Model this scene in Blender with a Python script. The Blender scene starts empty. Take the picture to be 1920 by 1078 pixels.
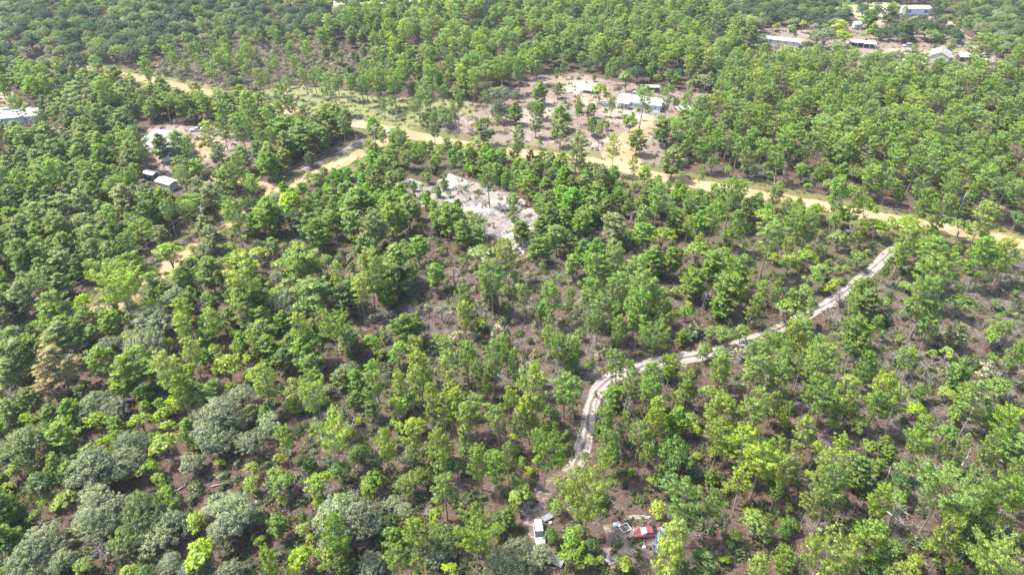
import bpy, math, random
import numpy as np
from mathutils import Vector, Matrix
from mathutils.geometry import tessellate_polygon

SC = bpy.context.scene
COL = SC.collection
# ---------------------------------------------------------------- camera, world, sun, exposure
PITCH, CAM_H, FPX = math.radians(35.0), 108.0, 1297.0     # drone camera: pitch below the horizon, height, focal length in photo pixels
cam_d = bpy.data.cameras.new("camera")
cam_d.sensor_width = 36.0
cam_d.lens = 36.0 * FPX / 1920.0
cam_d.clip_start = 0.5
cam_d.clip_end = 6000.0
cam = bpy.data.objects.new("camera", cam_d)
COL.objects.link(cam)
cam.location = (0, 0, CAM_H)
cam.rotation_euler = (math.pi / 2 - PITCH, 0, 0)
SC.camera = cam

SUN = Vector((-0.58, 0.10, 1.0)).normalized()
world = bpy.data.worlds.new("World")
SC.world = world
world.use_nodes = True
wn = world.node_tree
sky = wn.nodes.new("ShaderNodeTexSky")
sky.sky_type = 'NISHITA'
sky.sun_disc = False
sky.sun_elevation = math.asin(SUN.z)
sky.sun_rotation = math.atan2(SUN.x, SUN.y)
sky.air_density = 1.0
sky.dust_density = 2.5
bg = wn.nodes["Background"]
bg.inputs[1].default_value = 0.15
wn.links.new(sky.outputs[0], bg.inputs[0])
sun_d = bpy.data.lights.new("sun", 'SUN')
sun_d.energy = 3.4
sun_d.angle = math.radians(1.8)
sun_d.color = (1.0, 0.95, 0.87)
sun = bpy.data.objects.new("sun", sun_d)
COL.objects.link(sun)
sun.rotation_euler = (-SUN).to_track_quat('-Z', 'Y').to_euler()
SC.view_settings.view_transform = 'Standard'
SC.view_settings.look = 'None'
SC.view_settings.exposure = 1.7
SC.view_settings.gamma = 1.0
SC.view_settings.use_curve_mapping = False
SC.render.engine = 'CYCLES'
SC.cycles.max_bounces = 5
SC.cycles.diffuse_bounces = 3
SC.cycles.transmission_bounces = 3
SC.cycles.glossy_bounces = 1
SC.cycles.volume_bounces = 0
SC.cycles.use_denoising = True

rng = np.random.default_rng(7)
random.seed(7)

# ---------------------------------------------------------------- helpers
CP, SP = math.cos(PITCH), math.sin(PITCH)
def G(px, py, z=0.0):
    """photo pixel -> point of the place at height z"""
    dx, dy = px - 960.0, 539.0 - py
    d = (dx, FPX * CP + dy * SP, -FPX * SP + dy * CP)
    t = (z - CAM_H) / d[2]
    return Vector((d[0] * t, d[1] * t, z))
def project(x, y, z=0.0):
    zc = y * CP + (CAM_H - z) * SP
    yc = y * SP - (CAM_H - z) * CP
    return 960 + FPX * x / zc, 539 - FPX * yc / zc, zc

def tag(o, label=None, cat=None, group=None, kind=None):
    if label: o["label"] = label
    if cat: o["category"] = cat
    if group: o["group"] = group
    if kind: o["kind"] = kind
    return o
def empty(name, loc, rz=0.0):
    o = bpy.data.objects.new(name, None)
    o.empty_display_size = 0.5
    COL.objects.link(o)
    o.location = loc
    o.rotation_euler = (0, 0, rz)
    return o
def link(name, me, parent=None, loc=(0, 0, 0), rot=(0, 0, 0), scale=None):
    o = bpy.data.objects.new(name, me)
    COL.objects.link(o)
    o.parent = parent
    o.location = loc
    o.rotation_euler = rot
    if scale is not None: o.scale = scale
    return o
def copy_tree(o, parent=None):
    c = o.copy()
    COL.objects.link(c)
    c.parent = parent
    for ch in o.children: copy_tree(ch, c)
    return c

# ---------------------------------------------------------------- materials
def newmat(name):
    m = bpy.data.materials.new(name)
    m.use_nodes = True
    nt = m.node_tree
    nt.nodes.clear()
    out = nt.nodes.new("ShaderNodeOutputMaterial")
    return m, nt, out
def nd(nt, t, **kw):
    n = nt.nodes.new("ShaderNode" + t)
    for k, v in kw.items():
        if k.startswith("i_"): n.inputs[k[2:]].default_value = v
        else: setattr(n, k, v)
    return n
def ramp(nt, fac, stops):
    r = nt.nodes.new("ShaderNodeValToRGB")
    e = r.color_ramp.elements
    while len(e) < len(stops): e.new(0.5)
    for el, (p, c) in zip(e, stops):
        el.position = p
        el.color = (c[0], c[1], c[2], 1) if hasattr(c, "__len__") else (c, c, c, 1)
    nt.links.new(fac, r.inputs[0])
    return r.outputs[0]
def noise(nt, scale, detail=6, rough=0.6, vec=None, dist=0.0):
    n = nt.nodes.new("ShaderNodeTexNoise")
    n.inputs["Scale"].default_value = scale
    n.inputs["Detail"].default_value = detail
    n.inputs["Roughness"].default_value = rough
    n.inputs["Distortion"].default_value = dist
    if vec is not None: nt.links.new(vec, n.inputs["Vector"])
    return n.outputs[0]
def mixc(nt, fac, a, b, mode='MIX'):
    m = nt.nodes.new("ShaderNodeMix")
    m.data_type = 'RGBA'
    m.blend_type = mode
    for i, v in ((0, fac), (6, a), (7, b)):
        if isinstance(v, (int, float)): m.inputs[i].default_value = v
        elif isinstance(v, (tuple, list)): m.inputs[i].default_value = (*v[:3], 1)
        else: nt.links.new(v, m.inputs[i])
    return m.outputs[2]
def mth(nt, op, a, b=0.5, c=None):
    m = nt.nodes.new("ShaderNodeMath")
    m.operation = op
    for i, v in enumerate((a, b, c)):
        if v is None: continue
        if isinstance(v, (int, float)): m.inputs[i].default_value = v
        else: nt.links.new(v, m.inputs[i])
    return m.outputs[0]
def finish(nt, out, col, rough=0.9, bump=None, bdist=0.1, metal=0.0, spec=0.2):
    p = nt.nodes.new("ShaderNodeBsdfPrincipled")
    if isinstance(col, (tuple, list)): p.inputs["Base Color"].default_value = (*col[:3], 1)
    else: nt.links.new(col, p.inputs["Base Color"])
    p.inputs["Roughness"].default_value = rough
    p.inputs["Metallic"].default_value = metal
    p.inputs["Specular IOR Level"].default_value = spec
    if bump is not None:
        b = nt.nodes.new("ShaderNodeBump")
        b.inputs["Distance"].default_value = bdist
        b.inputs["Strength"].default_value = 1.0
        nt.links.new(bump, b.inputs["Height"])
        nt.links.new(b.outputs[0], p.inputs["Normal"])
    nt.links.new(p.outputs[0], out.inputs[0])
def geopos(nt):
    return nt.nodes.new("ShaderNodeNewGeometry").outputs["Position"]
def stretched(nt, pos, s, rz=0.0):
    mp = nt.nodes.new("ShaderNodeMapping")
    mp.inputs["Scale"].default_value = s
    mp.inputs["Rotation"].default_value = (0, 0, rz)
    nt.links.new(pos, mp.inputs[0])
    return mp.outputs[0]

def simple_mat(name, col, rough=0.6, var=0.12, scale=1.5, metal=0.0, spec=0.4):
    m, nt, out = newmat(name)
    tc = nt.nodes.new("ShaderNodeTexCoord").outputs["Object"]
    n = noise(nt, scale, 5, 0.65, tc)
    c = ramp(nt, n, [(0.3, [v * (1 - var * 2.2) for v in col]), (0.5, col), (0.75, [min(1, v * (1 + var)) for v in col])])
    finish(nt, out, c, rough, metal=metal, spec=spec)
    return m

def soil_mat(name, base, dark, pale, litter, litter_amt=0.5, streak=0.5, seed=0.0, fine=1.0, rut=0.0):
    """sandy or littered ground: large patches, fine speckle, scattered pale and dark flecks"""
    m, nt, out = newmat(name)
    pos = geopos(nt)
    if seed:
        pos = stretched(nt, pos, (1, 1, 1))
        nt.nodes[-1].inputs["Location"].default_value = (seed, seed * 2, 0)
    big = noise(nt, 0.045, 5, 0.6, pos, 0.6)
    mid = noise(nt, 0.45 * fine, 6, 0.7, pos, 0.4)
    fin = noise(nt, 2.2 * fine, 5, 0.75, pos)
    st = noise(nt, 1.0, 4, 0.7, stretched(nt, pos, (0.5, 3.0, 1), 0.5), 1.2)
    c = ramp(nt, mid, [(0.3, dark), (0.48, base), (0.68, pale)])
    lm = mth(nt, 'ADD', mth(nt, 'MULTIPLY', big, 0.8), mth(nt, 'MULTIPLY', fin, 0.6))
    lf = ramp(nt, lm, [(0.70 - 0.28 * litter_amt, 0.0), (0.80 - 0.25 * litter_amt, 1.0)])
    c = mixc(nt, lf, c, litter)
    sf = ramp(nt, st, [(0.55, 0.0), (0.66, 1.0)])
    c = mixc(nt, mth(nt, 'MULTIPLY', sf, streak), c, pale)
    sd = ramp(nt, fin, [(0.30, 0.55), (0.5, 1.0)])
    c = mixc(nt, 1.0, c, sd, 'MULTIPLY')
    if rut:
        uv = nt.nodes.new("ShaderNodeUVMap")
        sx = nt.nodes.new("ShaderNodeSeparateXYZ")
        nt.links.new(uv.outputs[0], sx.inputs[0])
        uu = mth(nt, 'ABSOLUTE', mth(nt, 'ADD', sx.outputs[0], mth(nt, 'MULTIPLY', mth(nt, 'SUBTRACT', noise(nt, 0.2, 3, 0.5, pos), 0.5), 0.5)))
        ln = ramp(nt, uu, [(0.0, 0.7), (0.15, 0.2), (0.3, 0.0), (0.45, 0.9), (0.58, 0.1), (0.8, 0.5), (1.0, 1.0)])
        c = mixc(nt, mth(nt, 'MULTIPLY', ln, mth(nt, 'MULTIPLY', mid, rut * 1.6)), c, dark)
    finish(nt, out, c, 0.95, fin, 0.15, spec=0.1)
    return m

# forest floor: brown-purple needle litter, ash-grey flecks of dead wood, faint green
def floor_mat():
    m, nt, out = newmat("forest_floor")
    pos = geopos(nt)
    big = noise(nt, 0.018, 4, 0.6, pos, 0.8)
    mid = noise(nt, 0.12, 6, 0.65, pos, 0.5)
    fin = noise(nt, 1.3, 6, 0.78, pos, 0.3)
    st1 = noise(nt, 0.9, 4, 0.75, stretched(nt, pos, (0.6, 3.6, 1), 0.35), 1.5)
    st2 = noise(nt, 1.1, 4, 0.75, stretched(nt, pos, (0.6, 3.6, 1), -0.9), 1.5)
    c = ramp(nt, fin, [(0.32, (0.028, 0.021, 0.018)), (0.48, (0.068, 0.050, 0.042)), (0.64, (0.130, 0.100, 0.085))])
    red = ramp(nt, mid, [(0.38, 0.0), (0.60, 0.85)])
    c = mixc(nt, red, c, mixc(nt, 0.6, c, (0.092, 0.046, 0.034)))
    gr = ramp(nt, big, [(0.48, 0.0), (0.62, 0.45)])
    c = mixc(nt, gr, c, mixc(nt, fin, (0.045, 0.055, 0.020), (0.13, 0.13, 0.055)))
    s = mth(nt, 'MAXIMUM', st1, st2)
    dm = mth(nt, 'ADD', s, mth(nt, 'MULTIPLY', mid, 0.35))
    f = ramp(nt, dm, [(0.80, 0.0), (0.91, 0.65)])
    c = mixc(nt, f, c, mixc(nt, fin, (0.165, 0.135, 0.115), (0.37, 0.325, 0.285)))
    finish(nt, out, c, 0.95, fin, 0.2, spec=0.1)
    return m

def foliage_mat(name, trans=0.40, hue=(1.06, 1.05, 0.62)):
    m, nt, out = newmat(name)
    oi = nt.nodes.new("ShaderNodeObjectInfo")
    at = nd(nt, "Attribute", attribute_name="tint")
    lc = nd(nt, "Attribute", attribute_type='INSTANCER', attribute_name="leafcol")
    r1 = oi.outputs["Random"]
    v = mth(nt, 'ADD', mth(nt, 'MULTIPLY', r1, 0.36), 0.82)
    c = mixc(nt, 1.0, lc.outputs["Color"], at.outputs["Color"], 'MULTIPLY')
    tcn = nt.nodes.new("ShaderNodeTexCoord").outputs["Object"]
    pg = noise(nt, 0.55, 3, 0.6, tcn)
    c = mixc(nt, ramp(nt, pg, [(0.40, 0.0), (0.62, 1.0)]), c, mixc(nt, 1.0, c, (1.20, 1.12, 0.80), 'MULTIPLY'))
    hs = nt.nodes.new("ShaderNodeHueSaturation")
    nt.links.new(mth(nt, 'ADD', mth(nt, 'MULTIPLY', mth(nt, 'FRACT', mth(nt, 'MULTIPLY', r1, 17.3)), 0.024), 0.487), hs.inputs["Hue"])
    nt.links.new(mth(nt, 'ADD', mth(nt, 'MULTIPLY', mth(nt, 'FRACT', mth(nt, 'MULTIPLY', r1, 5.7)), 0.20), 0.87), hs.inputs["Saturation"])
    nt.links.new(v, hs.inputs["Value"])
    nt.links.new(c, hs.inputs["Color"])
    c = hs.outputs[0]
    df = nt.nodes.new("ShaderNodeBsdfDiffuse")
    tr = nt.nodes.new("ShaderNodeBsdfTranslucent")
    nt.links.new(c, df.inputs[0])
    nt.links.new(mixc(nt, 1.0, c, tuple(h * 1.25 for h in hue), 'MULTIPLY'), tr.inputs[0])
    mx = nt.nodes.new("ShaderNodeMixShader")
    mx.inputs[0].default_value = trans
    nt.links.new(df.outputs[0], mx.inputs[1])
    nt.links.new(tr.outputs[0], mx.inputs[2])
    gl = nt.nodes.new("ShaderNodeBsdfGlossy")
    gl.inputs["Roughness"].default_value = 0.45
    gl.inputs["Color"].default_value = (0.8, 0.85, 0.9, 1)
    m2 = nt.nodes.new("ShaderNodeMixShader")
    m2.inputs[0].default_value = 0.02
    nt.links.new(mx.outputs[0], m2.inputs[1])
    nt.links.new(gl.outputs[0], m2.inputs[2])
    nt.links.new(m2.outputs[0], out.inputs[0])
    return m

M = {}
M['leaf'] = foliage_mat("broad_leaves", 0.43)
M['needle'] = foliage_mat("pine_needles", 0.47)
M['bark'] = simple_mat("pine_bark", (0.25, 0.20, 0.17), 0.95, 0.25, 2.0, spec=0.1)
M['greybark'] = simple_mat("oak_bark", (0.20, 0.185, 0.165), 0.95, 0.2, 2.0, spec=0.1)
M['dead'] = simple_mat("weathered_wood", (0.27, 0.24, 0.225), 0.95, 0.25, 1.2, spec=0.1)
M['floor'] = floor_mat()
M['sand'] = soil_mat("orange_sand", (0.37, 0.245, 0.145), (0.29, 0.185, 0.105), (0.44, 0.31, 0.20), (0.26, 0.19, 0.10), 0.12, 0.3, 3.0, rut=0.35)
M['white'] = soil_mat("white_sand", (0.325, 0.300, 0.272), (0.20, 0.18, 0.165), (0.43, 0.405, 0.375), (0.20, 0.175, 0.155), 0.34, 0.5, 11.0, 1.3)
M['tan'] = soil_mat("cleared_soil", (0.255, 0.208, 0.174), (0.162, 0.128, 0.106), (0.399, 0.348, 0.306), (0.170, 0.128, 0.102), 0.45, 0.55, 23.0)
M['pale'] = soil_mat("pale_yard_sand", (0.391, 0.336, 0.272), (0.272, 0.225, 0.178), (0.493, 0.442, 0.374), (0.212, 0.170, 0.111), 0.3, 0.4, 31.0)
M['grass'] = soil_mat("rough_grass", (0.136, 0.170, 0.060), (0.076, 0.102, 0.034), (0.230, 0.230, 0.111), (0.170, 0.170, 0.076), 0.40, 0.25, 41.0)
M['verge'] = soil_mat("verge_grass", (0.212, 0.196, 0.085), (0.119, 0.128, 0.043), (0.357, 0.297, 0.178), (0.111, 0.111, 0.043), 0.55, 0.35, 47.0)
M['debris'] = soil_mat("graded_debris", (0.238, 0.204, 0.187), (0.085, 0.068, 0.060), (0.425, 0.391, 0.357), (0.085, 0.064, 0.051), 0.4, 0.8, 59.0, 1.6)
M['field'] = soil_mat("far_field", (0.357, 0.357, 0.221), (0.255, 0.272, 0.136), (0.527, 0.510, 0.425), (0.255, 0.281, 0.119), 0.4, 0.3, 61.0, 0.5)

def track_mat():
    m, nt, out = newmat("pale_track_sand")
    pos = geopos(nt)
    uv = nt.nodes.new("ShaderNodeUVMap")
    sx = nt.nodes.new("ShaderNodeSeparateXYZ")
    nt.links.new(uv.outputs[0], sx.inputs[0])
    u = sx.outputs[0]
    wob = mth(nt, 'MULTIPLY', mth(nt, 'SUBTRACT', noise(nt, 0.35, 3, 0.5, pos), 0.5), 0.5)
    uu = mth(nt, 'ABSOLUTE', mth(nt, 'ADD', u, wob))
    fin = noise(nt, 1.6, 6, 0.75, pos, 0.6)
    mid = noise(nt, 0.5, 5, 0.7, pos)
    c = ramp(nt, fin, [(0.28, (0.15, 0.13, 0.118)), (0.5, (0.29, 0.26, 0.238)), (0.7, (0.385, 0.355, 0.33))])
    lines = ramp(nt, uu, [(0.0, 1.0), (0.16, 0.9), (0.26, 0.0), (0.56, 0.0), (0.64, 0.8), (0.74, 0.1), (0.88, 0.3), (1.0, 1.0)])
    k = mth(nt, 'MULTIPLY', lines, ramp(nt, mth(nt, 'ADD', mth(nt, 'MULTIPLY', fin, 0.6), mth(nt, 'MULTIPLY', mid, 0.5)), [(0.42, 0.0), (0.54, 1.0)]))
    c = mixc(nt, k, c, (0.13, 0.095, 0.08))
    finish(nt, out, c, 0.95, fin, 0.15, spec=0.1)
    return m
M['track'] = track_mat()

# ---------------------------------------------------------------- mesh helpers
def mesh_from(name, V, F, mats, midx=None, uv=None):
    me = bpy.data.meshes.new(name)
    me.from_pydata([tuple(v) for v in V], [], [tuple(f) for f in F])
    for mt in mats: me.materials.append(mt)
    if midx is not None: me.polygons.foreach_set("material_index", list(midx))
    if uv is not None:
        l = me.uv_layers.new(name="UVMap")
        for lp in me.loops: l.data[lp.index].uv = uv[lp.vertex_index]
    me.update()
    return me
def smooth_noise_1d(n, step, amp, r):
    k = max(4, int(n / step) + 4)
    a = r.normal(0, amp, k)
    return np.interp(np.linspace(0, k - 1.001, n), np.arange(k), a)
def catmull(P, step):
    P = [Vector(p) for p in P]
    P = [2 * P[0] - P[1]] + P + [2 * P[-1] - P[-2]]
    out = []
    for i in range(1, len(P) - 2):
        n = max(2, int((P[i + 1] - P[i]).length / step))
        for k in range(n):
            t = k / n
            out.append(0.5 * ((2 * P[i]) + (P[i + 1] - P[i - 1]) * t + (2 * P[i - 1] - 5 * P[i] + 4 * P[i + 1] - P[i + 2]) * t * t + (3 * P[i] - P[i - 1] - 3 * P[i + 1] + P[i + 2]) * t ** 3))
    out.append(P[-2])
    return out
ROADS = []        # (array of xy, half width) for clearing tests
def ribbon(name, mat, pts, w, z, step=0.8, edge=0.35, label=None, register=True, kind='structure', clear=None):
    c = catmull([G(*p) for p in pts], step)
    n = len(c)
    r = np.random.default_rng(len(name) * 31 + n)
    wl = smooth_noise_1d(n, 6, edge, r) + smooth_noise_1d(n, 1.5, edge * 0.5, r)
    wr = smooth_noise_1d(n, 6, edge, r) + smooth_noise_1d(n, 1.5, edge * 0.5, r)
    V, F, UV = [], [], []
    d = 0
    for i in range(n):
        t = (c[min(i + 1, n - 1)] - c[max(i - 1, 0)]).normalized()
        s = Vector((t.y, -t.x, 0))
        wd = w(i / (n - 1)) if callable(w) else w
        for j, u in enumerate((-1, -0.5, 0, 0.5, 1)):
            o = u * wd / 2 + (-wl[i] if j == 0 else wr[i] if j == 4 else 0)
            p = c[i] + s * o
            V.append((p.x, p.y, z))
            UV.append((u, d))
        if i: 
            d += (c[i] - c[i - 1]).length
            b = 5 * i
            for j in range(4): F.append((b - 5 + j, b - 4 + j, b + j + 1, b + j))
    o = link(name, mesh_from(name, V, F, [mat], uv=UV))
    tag(o, label, None, None, kind)
    if register:
        w0 = (w(0.5) if callable(w) else w) / 2 if clear is None else clear
        ROADS.append((np.array([(p.x, p.y) for p in c]), w0))
    return o
def patch(name, mat, poly, z, amp=1.6, kind='structure', label=None, world=False):
    P = [Vector(p) if world else G(*p) for p in poly]
    B = []
    for i in range(len(P)):
        a, b = P[i], P[(i + 1) % len(P)]
        n = max(2, int((b - a).length / 1.3))
        for k in range(n): B.append(a.lerp(b, k / n))
    n = len(B)
    r = np.random.default_rng(n + len(name))
    c = sum(B, Vector()) / n
    ra = smooth_noise_1d(n, 9, amp, r) + smooth_noise_1d(n, 3, amp * 0.6, r) + r.normal(0, amp * 0.22, n)
    B = [b + (b - c).normalized() * float(ra[i]) for i, b in enumerate(B)]
    V = [(b.x, b.y, z) for b in B]
    F = tessellate_polygon([[Vector(v) for v in V]])
    F = [f if (Vector(V[f[1]]) - Vector(V[f[0]])).cross(Vector(V[f[2]]) - Vector(V[f[0]])).z > 0 else (f[0], f[2], f[1]) for f in F]
    o = link(name, mesh_from(name, V, F, [mat]))
    tag(o, label, None, None, kind)
    return o
def in_poly(x, y, poly):
    c = False
    j = len(poly) - 1
    for i in range(len(poly)):
        xi, yi = poly[i]
        xj, yj = poly[j]
        if (yi > y) != (yj > y) and x < (xj - xi) * (y - yi) / (yj - yi) + xi: c = not c
        j = i
    return c
# ---------------------------------------------------------------- ground, roads, clearings
M["shade"] = soil_mat("track_litter", (0.15, 0.11, 0.095), (0.08, 0.055, 0.047), (0.42, 0.36, 0.33), (0.09, 0.06, 0.05), 0.6, 0.9, 71.0, 2.0)  # littered soil with the shade of the canopy mixed into its dark browns
gv = [(-2600, -300, 0), (2600, -300, 0), (2600, 4200, 0), (-2600, 4200, 0)]
tag(link("ground", mesh_from("ground", gv, [(0, 1, 2, 3)], [M['floor']])), "brown forest floor of pine litter and scattered dead wood", None, None, 'structure')

RA = [(60, 118), (170, 132), (260, 146), (330, 162), (400, 178), (470, 194), (560, 212), (640, 226), (700, 238), (745, 248), (815, 262), (900, 277), (985, 289), (1060, 297), (1150, 311), (1250, 335), (1350, 353), (1440, 368), (1530, 384), (1620, 403), (1700, 417), (1770, 429), (1840, 441), (1920, 459), (2060, 494), (2300, 560)]
RB = [(752, 247), (722, 262), (690, 280), (650, 302), (610, 318), (560, 340), (505, 366), (455, 398), (400, 434), (350, 470), (290, 518), (230, 560), (170, 592), (120, 622), (50, 668), (-60, 735), (-220, 840)]
RC = [(1168, 318), (1146, 300), (1142, 288), (1160, 270), (1180, 252), (1204, 236), (1222, 222)]
RD = [(1066, 888), (1078, 872), (1090, 846), (1100, 808), (1106, 768), (1120, 732), (1150, 706), (1200, 688), (1262, 675), (1330, 661), (1400, 641), (1460, 616), (1520, 586), (1562, 563), (1600, 535), (1640, 500), (1668, 474), (1700, 446), (1722, 424)]
patch("grass_field", M['grass'], [(470, 176), (545, 158), (620, 166), (700, 176), (780, 186), (860, 186), (905, 196), (870, 226), (812, 246), (742, 238), (660, 222), (580, 208), (500, 194)], 0.006, 2.5)
patch("cleared_ground", M['tan'], [(822, 230), (852, 214), (880, 222), (905, 196), (955, 168), (1015, 142), (1060, 134), (1120, 146), (1170, 158), (1262, 172), (1330, 176), (1352, 200), (1300, 226), (1262, 246), (1250, 300), (1200, 322), (1130, 302), (1060, 292), (985, 284), (905, 270), (842, 256)], 0.010, 1.8)
patch("yard_sand", M['pale'], [(1010, 150), (1060, 143), (1115, 156), (1150, 170), (1135, 186), (1150, 204), (1228, 220), (1206, 232), (1150, 222), (1105, 208), (1085, 180), (1040, 165)], 0.014, 1.0)
patch("cleared_ground", M['tan'], [(150, 262), (90, 232), (60, 240), (62, 256), (110, 275)], 0.010, 1.0)
patch("cleared_ground", M['tan'], [(175, 175), (235, 170), (262, 196), (240, 214), (180, 206)], 0.010, 1.2)
patch("yard_sand", M['pale'], [(-40, 172), (16, 168), (50, 192), (62, 216), (20, 224), (-60, 214)], 0.010, 1.0)
patch("cleared_ground", M['tan'], [(255, 250), (300, 236), (400, 240), (470, 256), (496, 262), (488, 300), (440, 318), (430, 345), (330, 352), (262, 340), (300, 310)], 0.010, 1.6)
patch("yard_sand", M['sand'], [(352, 270), (388, 262), (400, 290), (372, 310), (330, 318), (318, 300)], 0.014, 1.0)
patch("white_sand_clearing", M['white'], [(728, 340), (770, 336), (815, 352), (840, 322), (880, 332), (912, 348), (960, 362), (992, 388), (1016, 412), (1014, 440), (1000, 472), (972, 476), (944, 456), (915, 440), (880, 416), (838, 396), (800, 388), (760, 378)], 0.010, 1.8)
patch("cleared_ground", M['tan'], [(1395, 72), (1440, 50), (1530, 58), (1590, 62), (1600, 40), (1640, 52), (1668, 62), (1720, 24), (1770, 40), (1810, 70), (1842, 100), (1870, 110), (1860, 126), (1780, 140), (1700, 140), (1640, 120), (1500, 112)], 0.010, 2.5)
patch("yard_sand", M['pale'], [(1652, 92), (1700, 88), (1740, 96), (1780, 96), (1850, 100), (1838, 116), (1740, 122), (1690, 116), (1656, 108)], 0.014, 1.2)
patch("yard_sand", M['pale'], [(1640, 122), (1690, 124), (1720, 132), (1700, 142), (1650, 134)], 0.014, 1.0)
patch("driveway", M["sand"], [(1126, 302), (1146, 286), (1166, 260), (1196, 234), (1226, 222), (1238, 230), (1212, 262), (1192, 288), (1222, 326), (1150, 312)], 0.024, 0.8)
patch("grass_field", M['field'], [(1560, -14), (1700, -14), (1690, 14), (1668, 40), (1620, 50), (1590, 20), (1575, 6)], 0.006, 3.0)
patch("far_field", M['field'], [(300, -10), (360, 0), (500, 3), (590, 11), (700, 7), (800, 4), (980, -2), (1100, -14), (1100, -34), (200, -40)], 0.006, 3.0)
patch("grass_field", M['grass'], [(1746, 88), (1790, 76), (1806, 92), (1780, 100)], 0.018, 1.0)
patch("cleared_ground", M['tan'], [(1130, 985), (1160, 975), (1200, 985), (1215, 1020), (1190, 1062), (1150, 1068), (1128, 1040)], 0.010, 0.8)

ribbon("verge", M['verge'], RA, 17, 0.018, 1.2, 1.3, register=False)
ribbon("verge", M['verge'], RB, 15, 0.022, 1.2, 1.3, register=False)
ribbon("sand_road", M['sand'], RA, 7.0, 0.030, 0.8, 0.35, "pale orange sand road crossing the whole forest", clear=6.2)
ribbon("sand_road", M['sand'], RB, 6.0, 0.036, 0.8, 0.40, "sand road branching off towards the lower left corner", register=False)
for seg, cl in ((RB[:7], 3.4), (RB[6:], 2.4)):
    ROADS.append((np.array([tuple(p)[:2] for p in catmull([G(*q) for q in seg], 0.8)]), cl))
ribbon("driveway", M['sand'], RC, 5.6, 0.042, 0.7, 0.5, "orange sand driveway up to the white mobile home")
ribbon("driveway", M['sand'], [(512, 352), (470, 344), (432, 336), (405, 328)], 4.5, 0.042, 0.7, 0.5)
ribbon("driveway", M['pale'], [(1772, 34), (1800, 62), (1822, 80), (1836, 104), (1850, 120)], 4.5, 0.042, 0.8, 0.5)
ribbon("driveway", M['pale'], [(1652, 10), (1664, 30), (1648, 42), (1660, 60)], 4.0, 0.042, 0.8, 0.5)
ribbon("sand_track", M['track'], RD, lambda t: 3.3 + 0.9 * math.exp(-((t - 0.30) * 10) ** 2), 0.030, 0.5, 0.16, "pale two-rut sand track curving through the pines", clear=1.5)
ribbon("dirt_track", M["shade"], [(1034, 1090), (1022, 1035), (1004, 990), (1002, 955), (1018, 922), (1044, 898), (1068, 884)], 3.4, 0.026, 0.5, 0.4, "brown littered end of the track, canopy shade painted in, down to the parked car", clear=1.8)
# low bank of graded debris beside the left road
def bank(name, pts, w, h, mat, label):
    c = catmull([G(*p) for p in pts], 0.6)
    n = len(c)
    r = np.random.default_rng(n)
    K = 9
    V, F = [], []
    hl = 1 + smooth_noise_1d(n, 3, 0.35, r)
    for i in range(n):
        t = (c[min(i + 1, n - 1)] - c[max(i - 1, 0)]).normalized()
        s = Vector((t.y, -t.x, 0))
        for j in range(K):
            u = j / (K - 1) * 2 - 1
            e = (1 - u * u)
            z = 0.02 + h * e * hl[i] * (0.7 + 0.6 * r.random()) if 0 < j < K - 1 else -0.05
            p = c[i] + s * (u * w / 2 + r.normal(0, 0.12))
            V.append((p.x, p.y, z))
        if i:
            b = K * i
            for j in range(K - 1): F.append((b - K + j, b - K + j + 1, b + j + 1, b + j))
    return tag(link(name, mesh_from(name, V, F, [mat])), label, None, None, 'stuff')
bank("debris", [(684, 262), (650, 282), (620, 298), (596, 308), (568, 322)], 3.6, 0.6, M['debris'], "long grey heap of graded brush beside the left road")
bank("debris", [(486, 374), (452, 394), (420, 414), (385, 432), (345, 456), (300, 482), (268, 500)], 3.2, 0.45, M['debris'], "lower grey heap of graded brush beside the left road")
bank("debris", [(826, 240), (845, 224), (872, 214)], 2.6, 0.6, M['pale'], "pale sand heap at the edge of the cleared yard")
ROADS.append((np.array([tuple(G(*p))[:2] for p in [(684, 262), (650, 282), (596, 308), (568, 322)]]), 2.2))
# ---------------------------------------------------------------- buildings, vehicles, clutter
M['whitepaint'] = simple_mat("white_paint", (0.80, 0.80, 0.80), 0.5, 0.05, 0.8)
M['whiteroof'] = simple_mat("white_metal_roof", (0.74, 0.74, 0.74), 0.4, 0.10, 0.5)
M['siding'] = simple_mat("pale_blue_siding", (0.46, 0.53, 0.63), 0.6, 0.06, 0.6)
M['greyroof'] = simple_mat("grey_metal_roof", (0.29, 0.31, 0.34), 0.6, 0.10, 0.4)
M['shingle'] = simple_mat("taupe_roofing", (0.25, 0.225, 0.215), 0.9, 0.12, 0.8)
M['greywall'] = simple_mat("grey_wall", (0.42, 0.41, 0.39), 0.8, 0.1, 0.7)
M['darkwall'] = simple_mat("dark_wall", (0.07, 0.07, 0.08), 0.8, 0.2, 0.7)
M['glass'] = simple_mat("dark_glass", (0.03, 0.04, 0.05), 0.08, 0.1, 1.0, spec=0.8)
M['frame'] = simple_mat("white_trim", (0.75, 0.75, 0.74), 0.6, 0.05, 1.0)
M['wood'] = simple_mat("weathered_board", (0.30, 0.24, 0.19), 0.9, 0.2, 1.5)
M['rubber'] = simple_mat("black_rubber", (0.02, 0.02, 0.02), 0.8, 0.1, 3.0)
M['redpaint'] = simple_mat("faded_red_paint", (0.46, 0.12, 0.115), 0.45, 0.18, 0.7)
M['carwhite'] = simple_mat("car_white", (0.50, 0.51, 0.52), 0.3, 0.03, 0.8)
M['silver'] = simple_mat("silver_paint", (0.55, 0.57, 0.58), 0.35, 0.05, 0.8, 0.4)
M['bluepaint'] = simple_mat("blue_plastic", (0.07, 0.16, 0.36), 0.5, 0.15, 1.5)
M['canvas'] = simple_mat("white_canvas", (0.60, 0.58, 0.54), 0.9, 0.06, 0.8)
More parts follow.
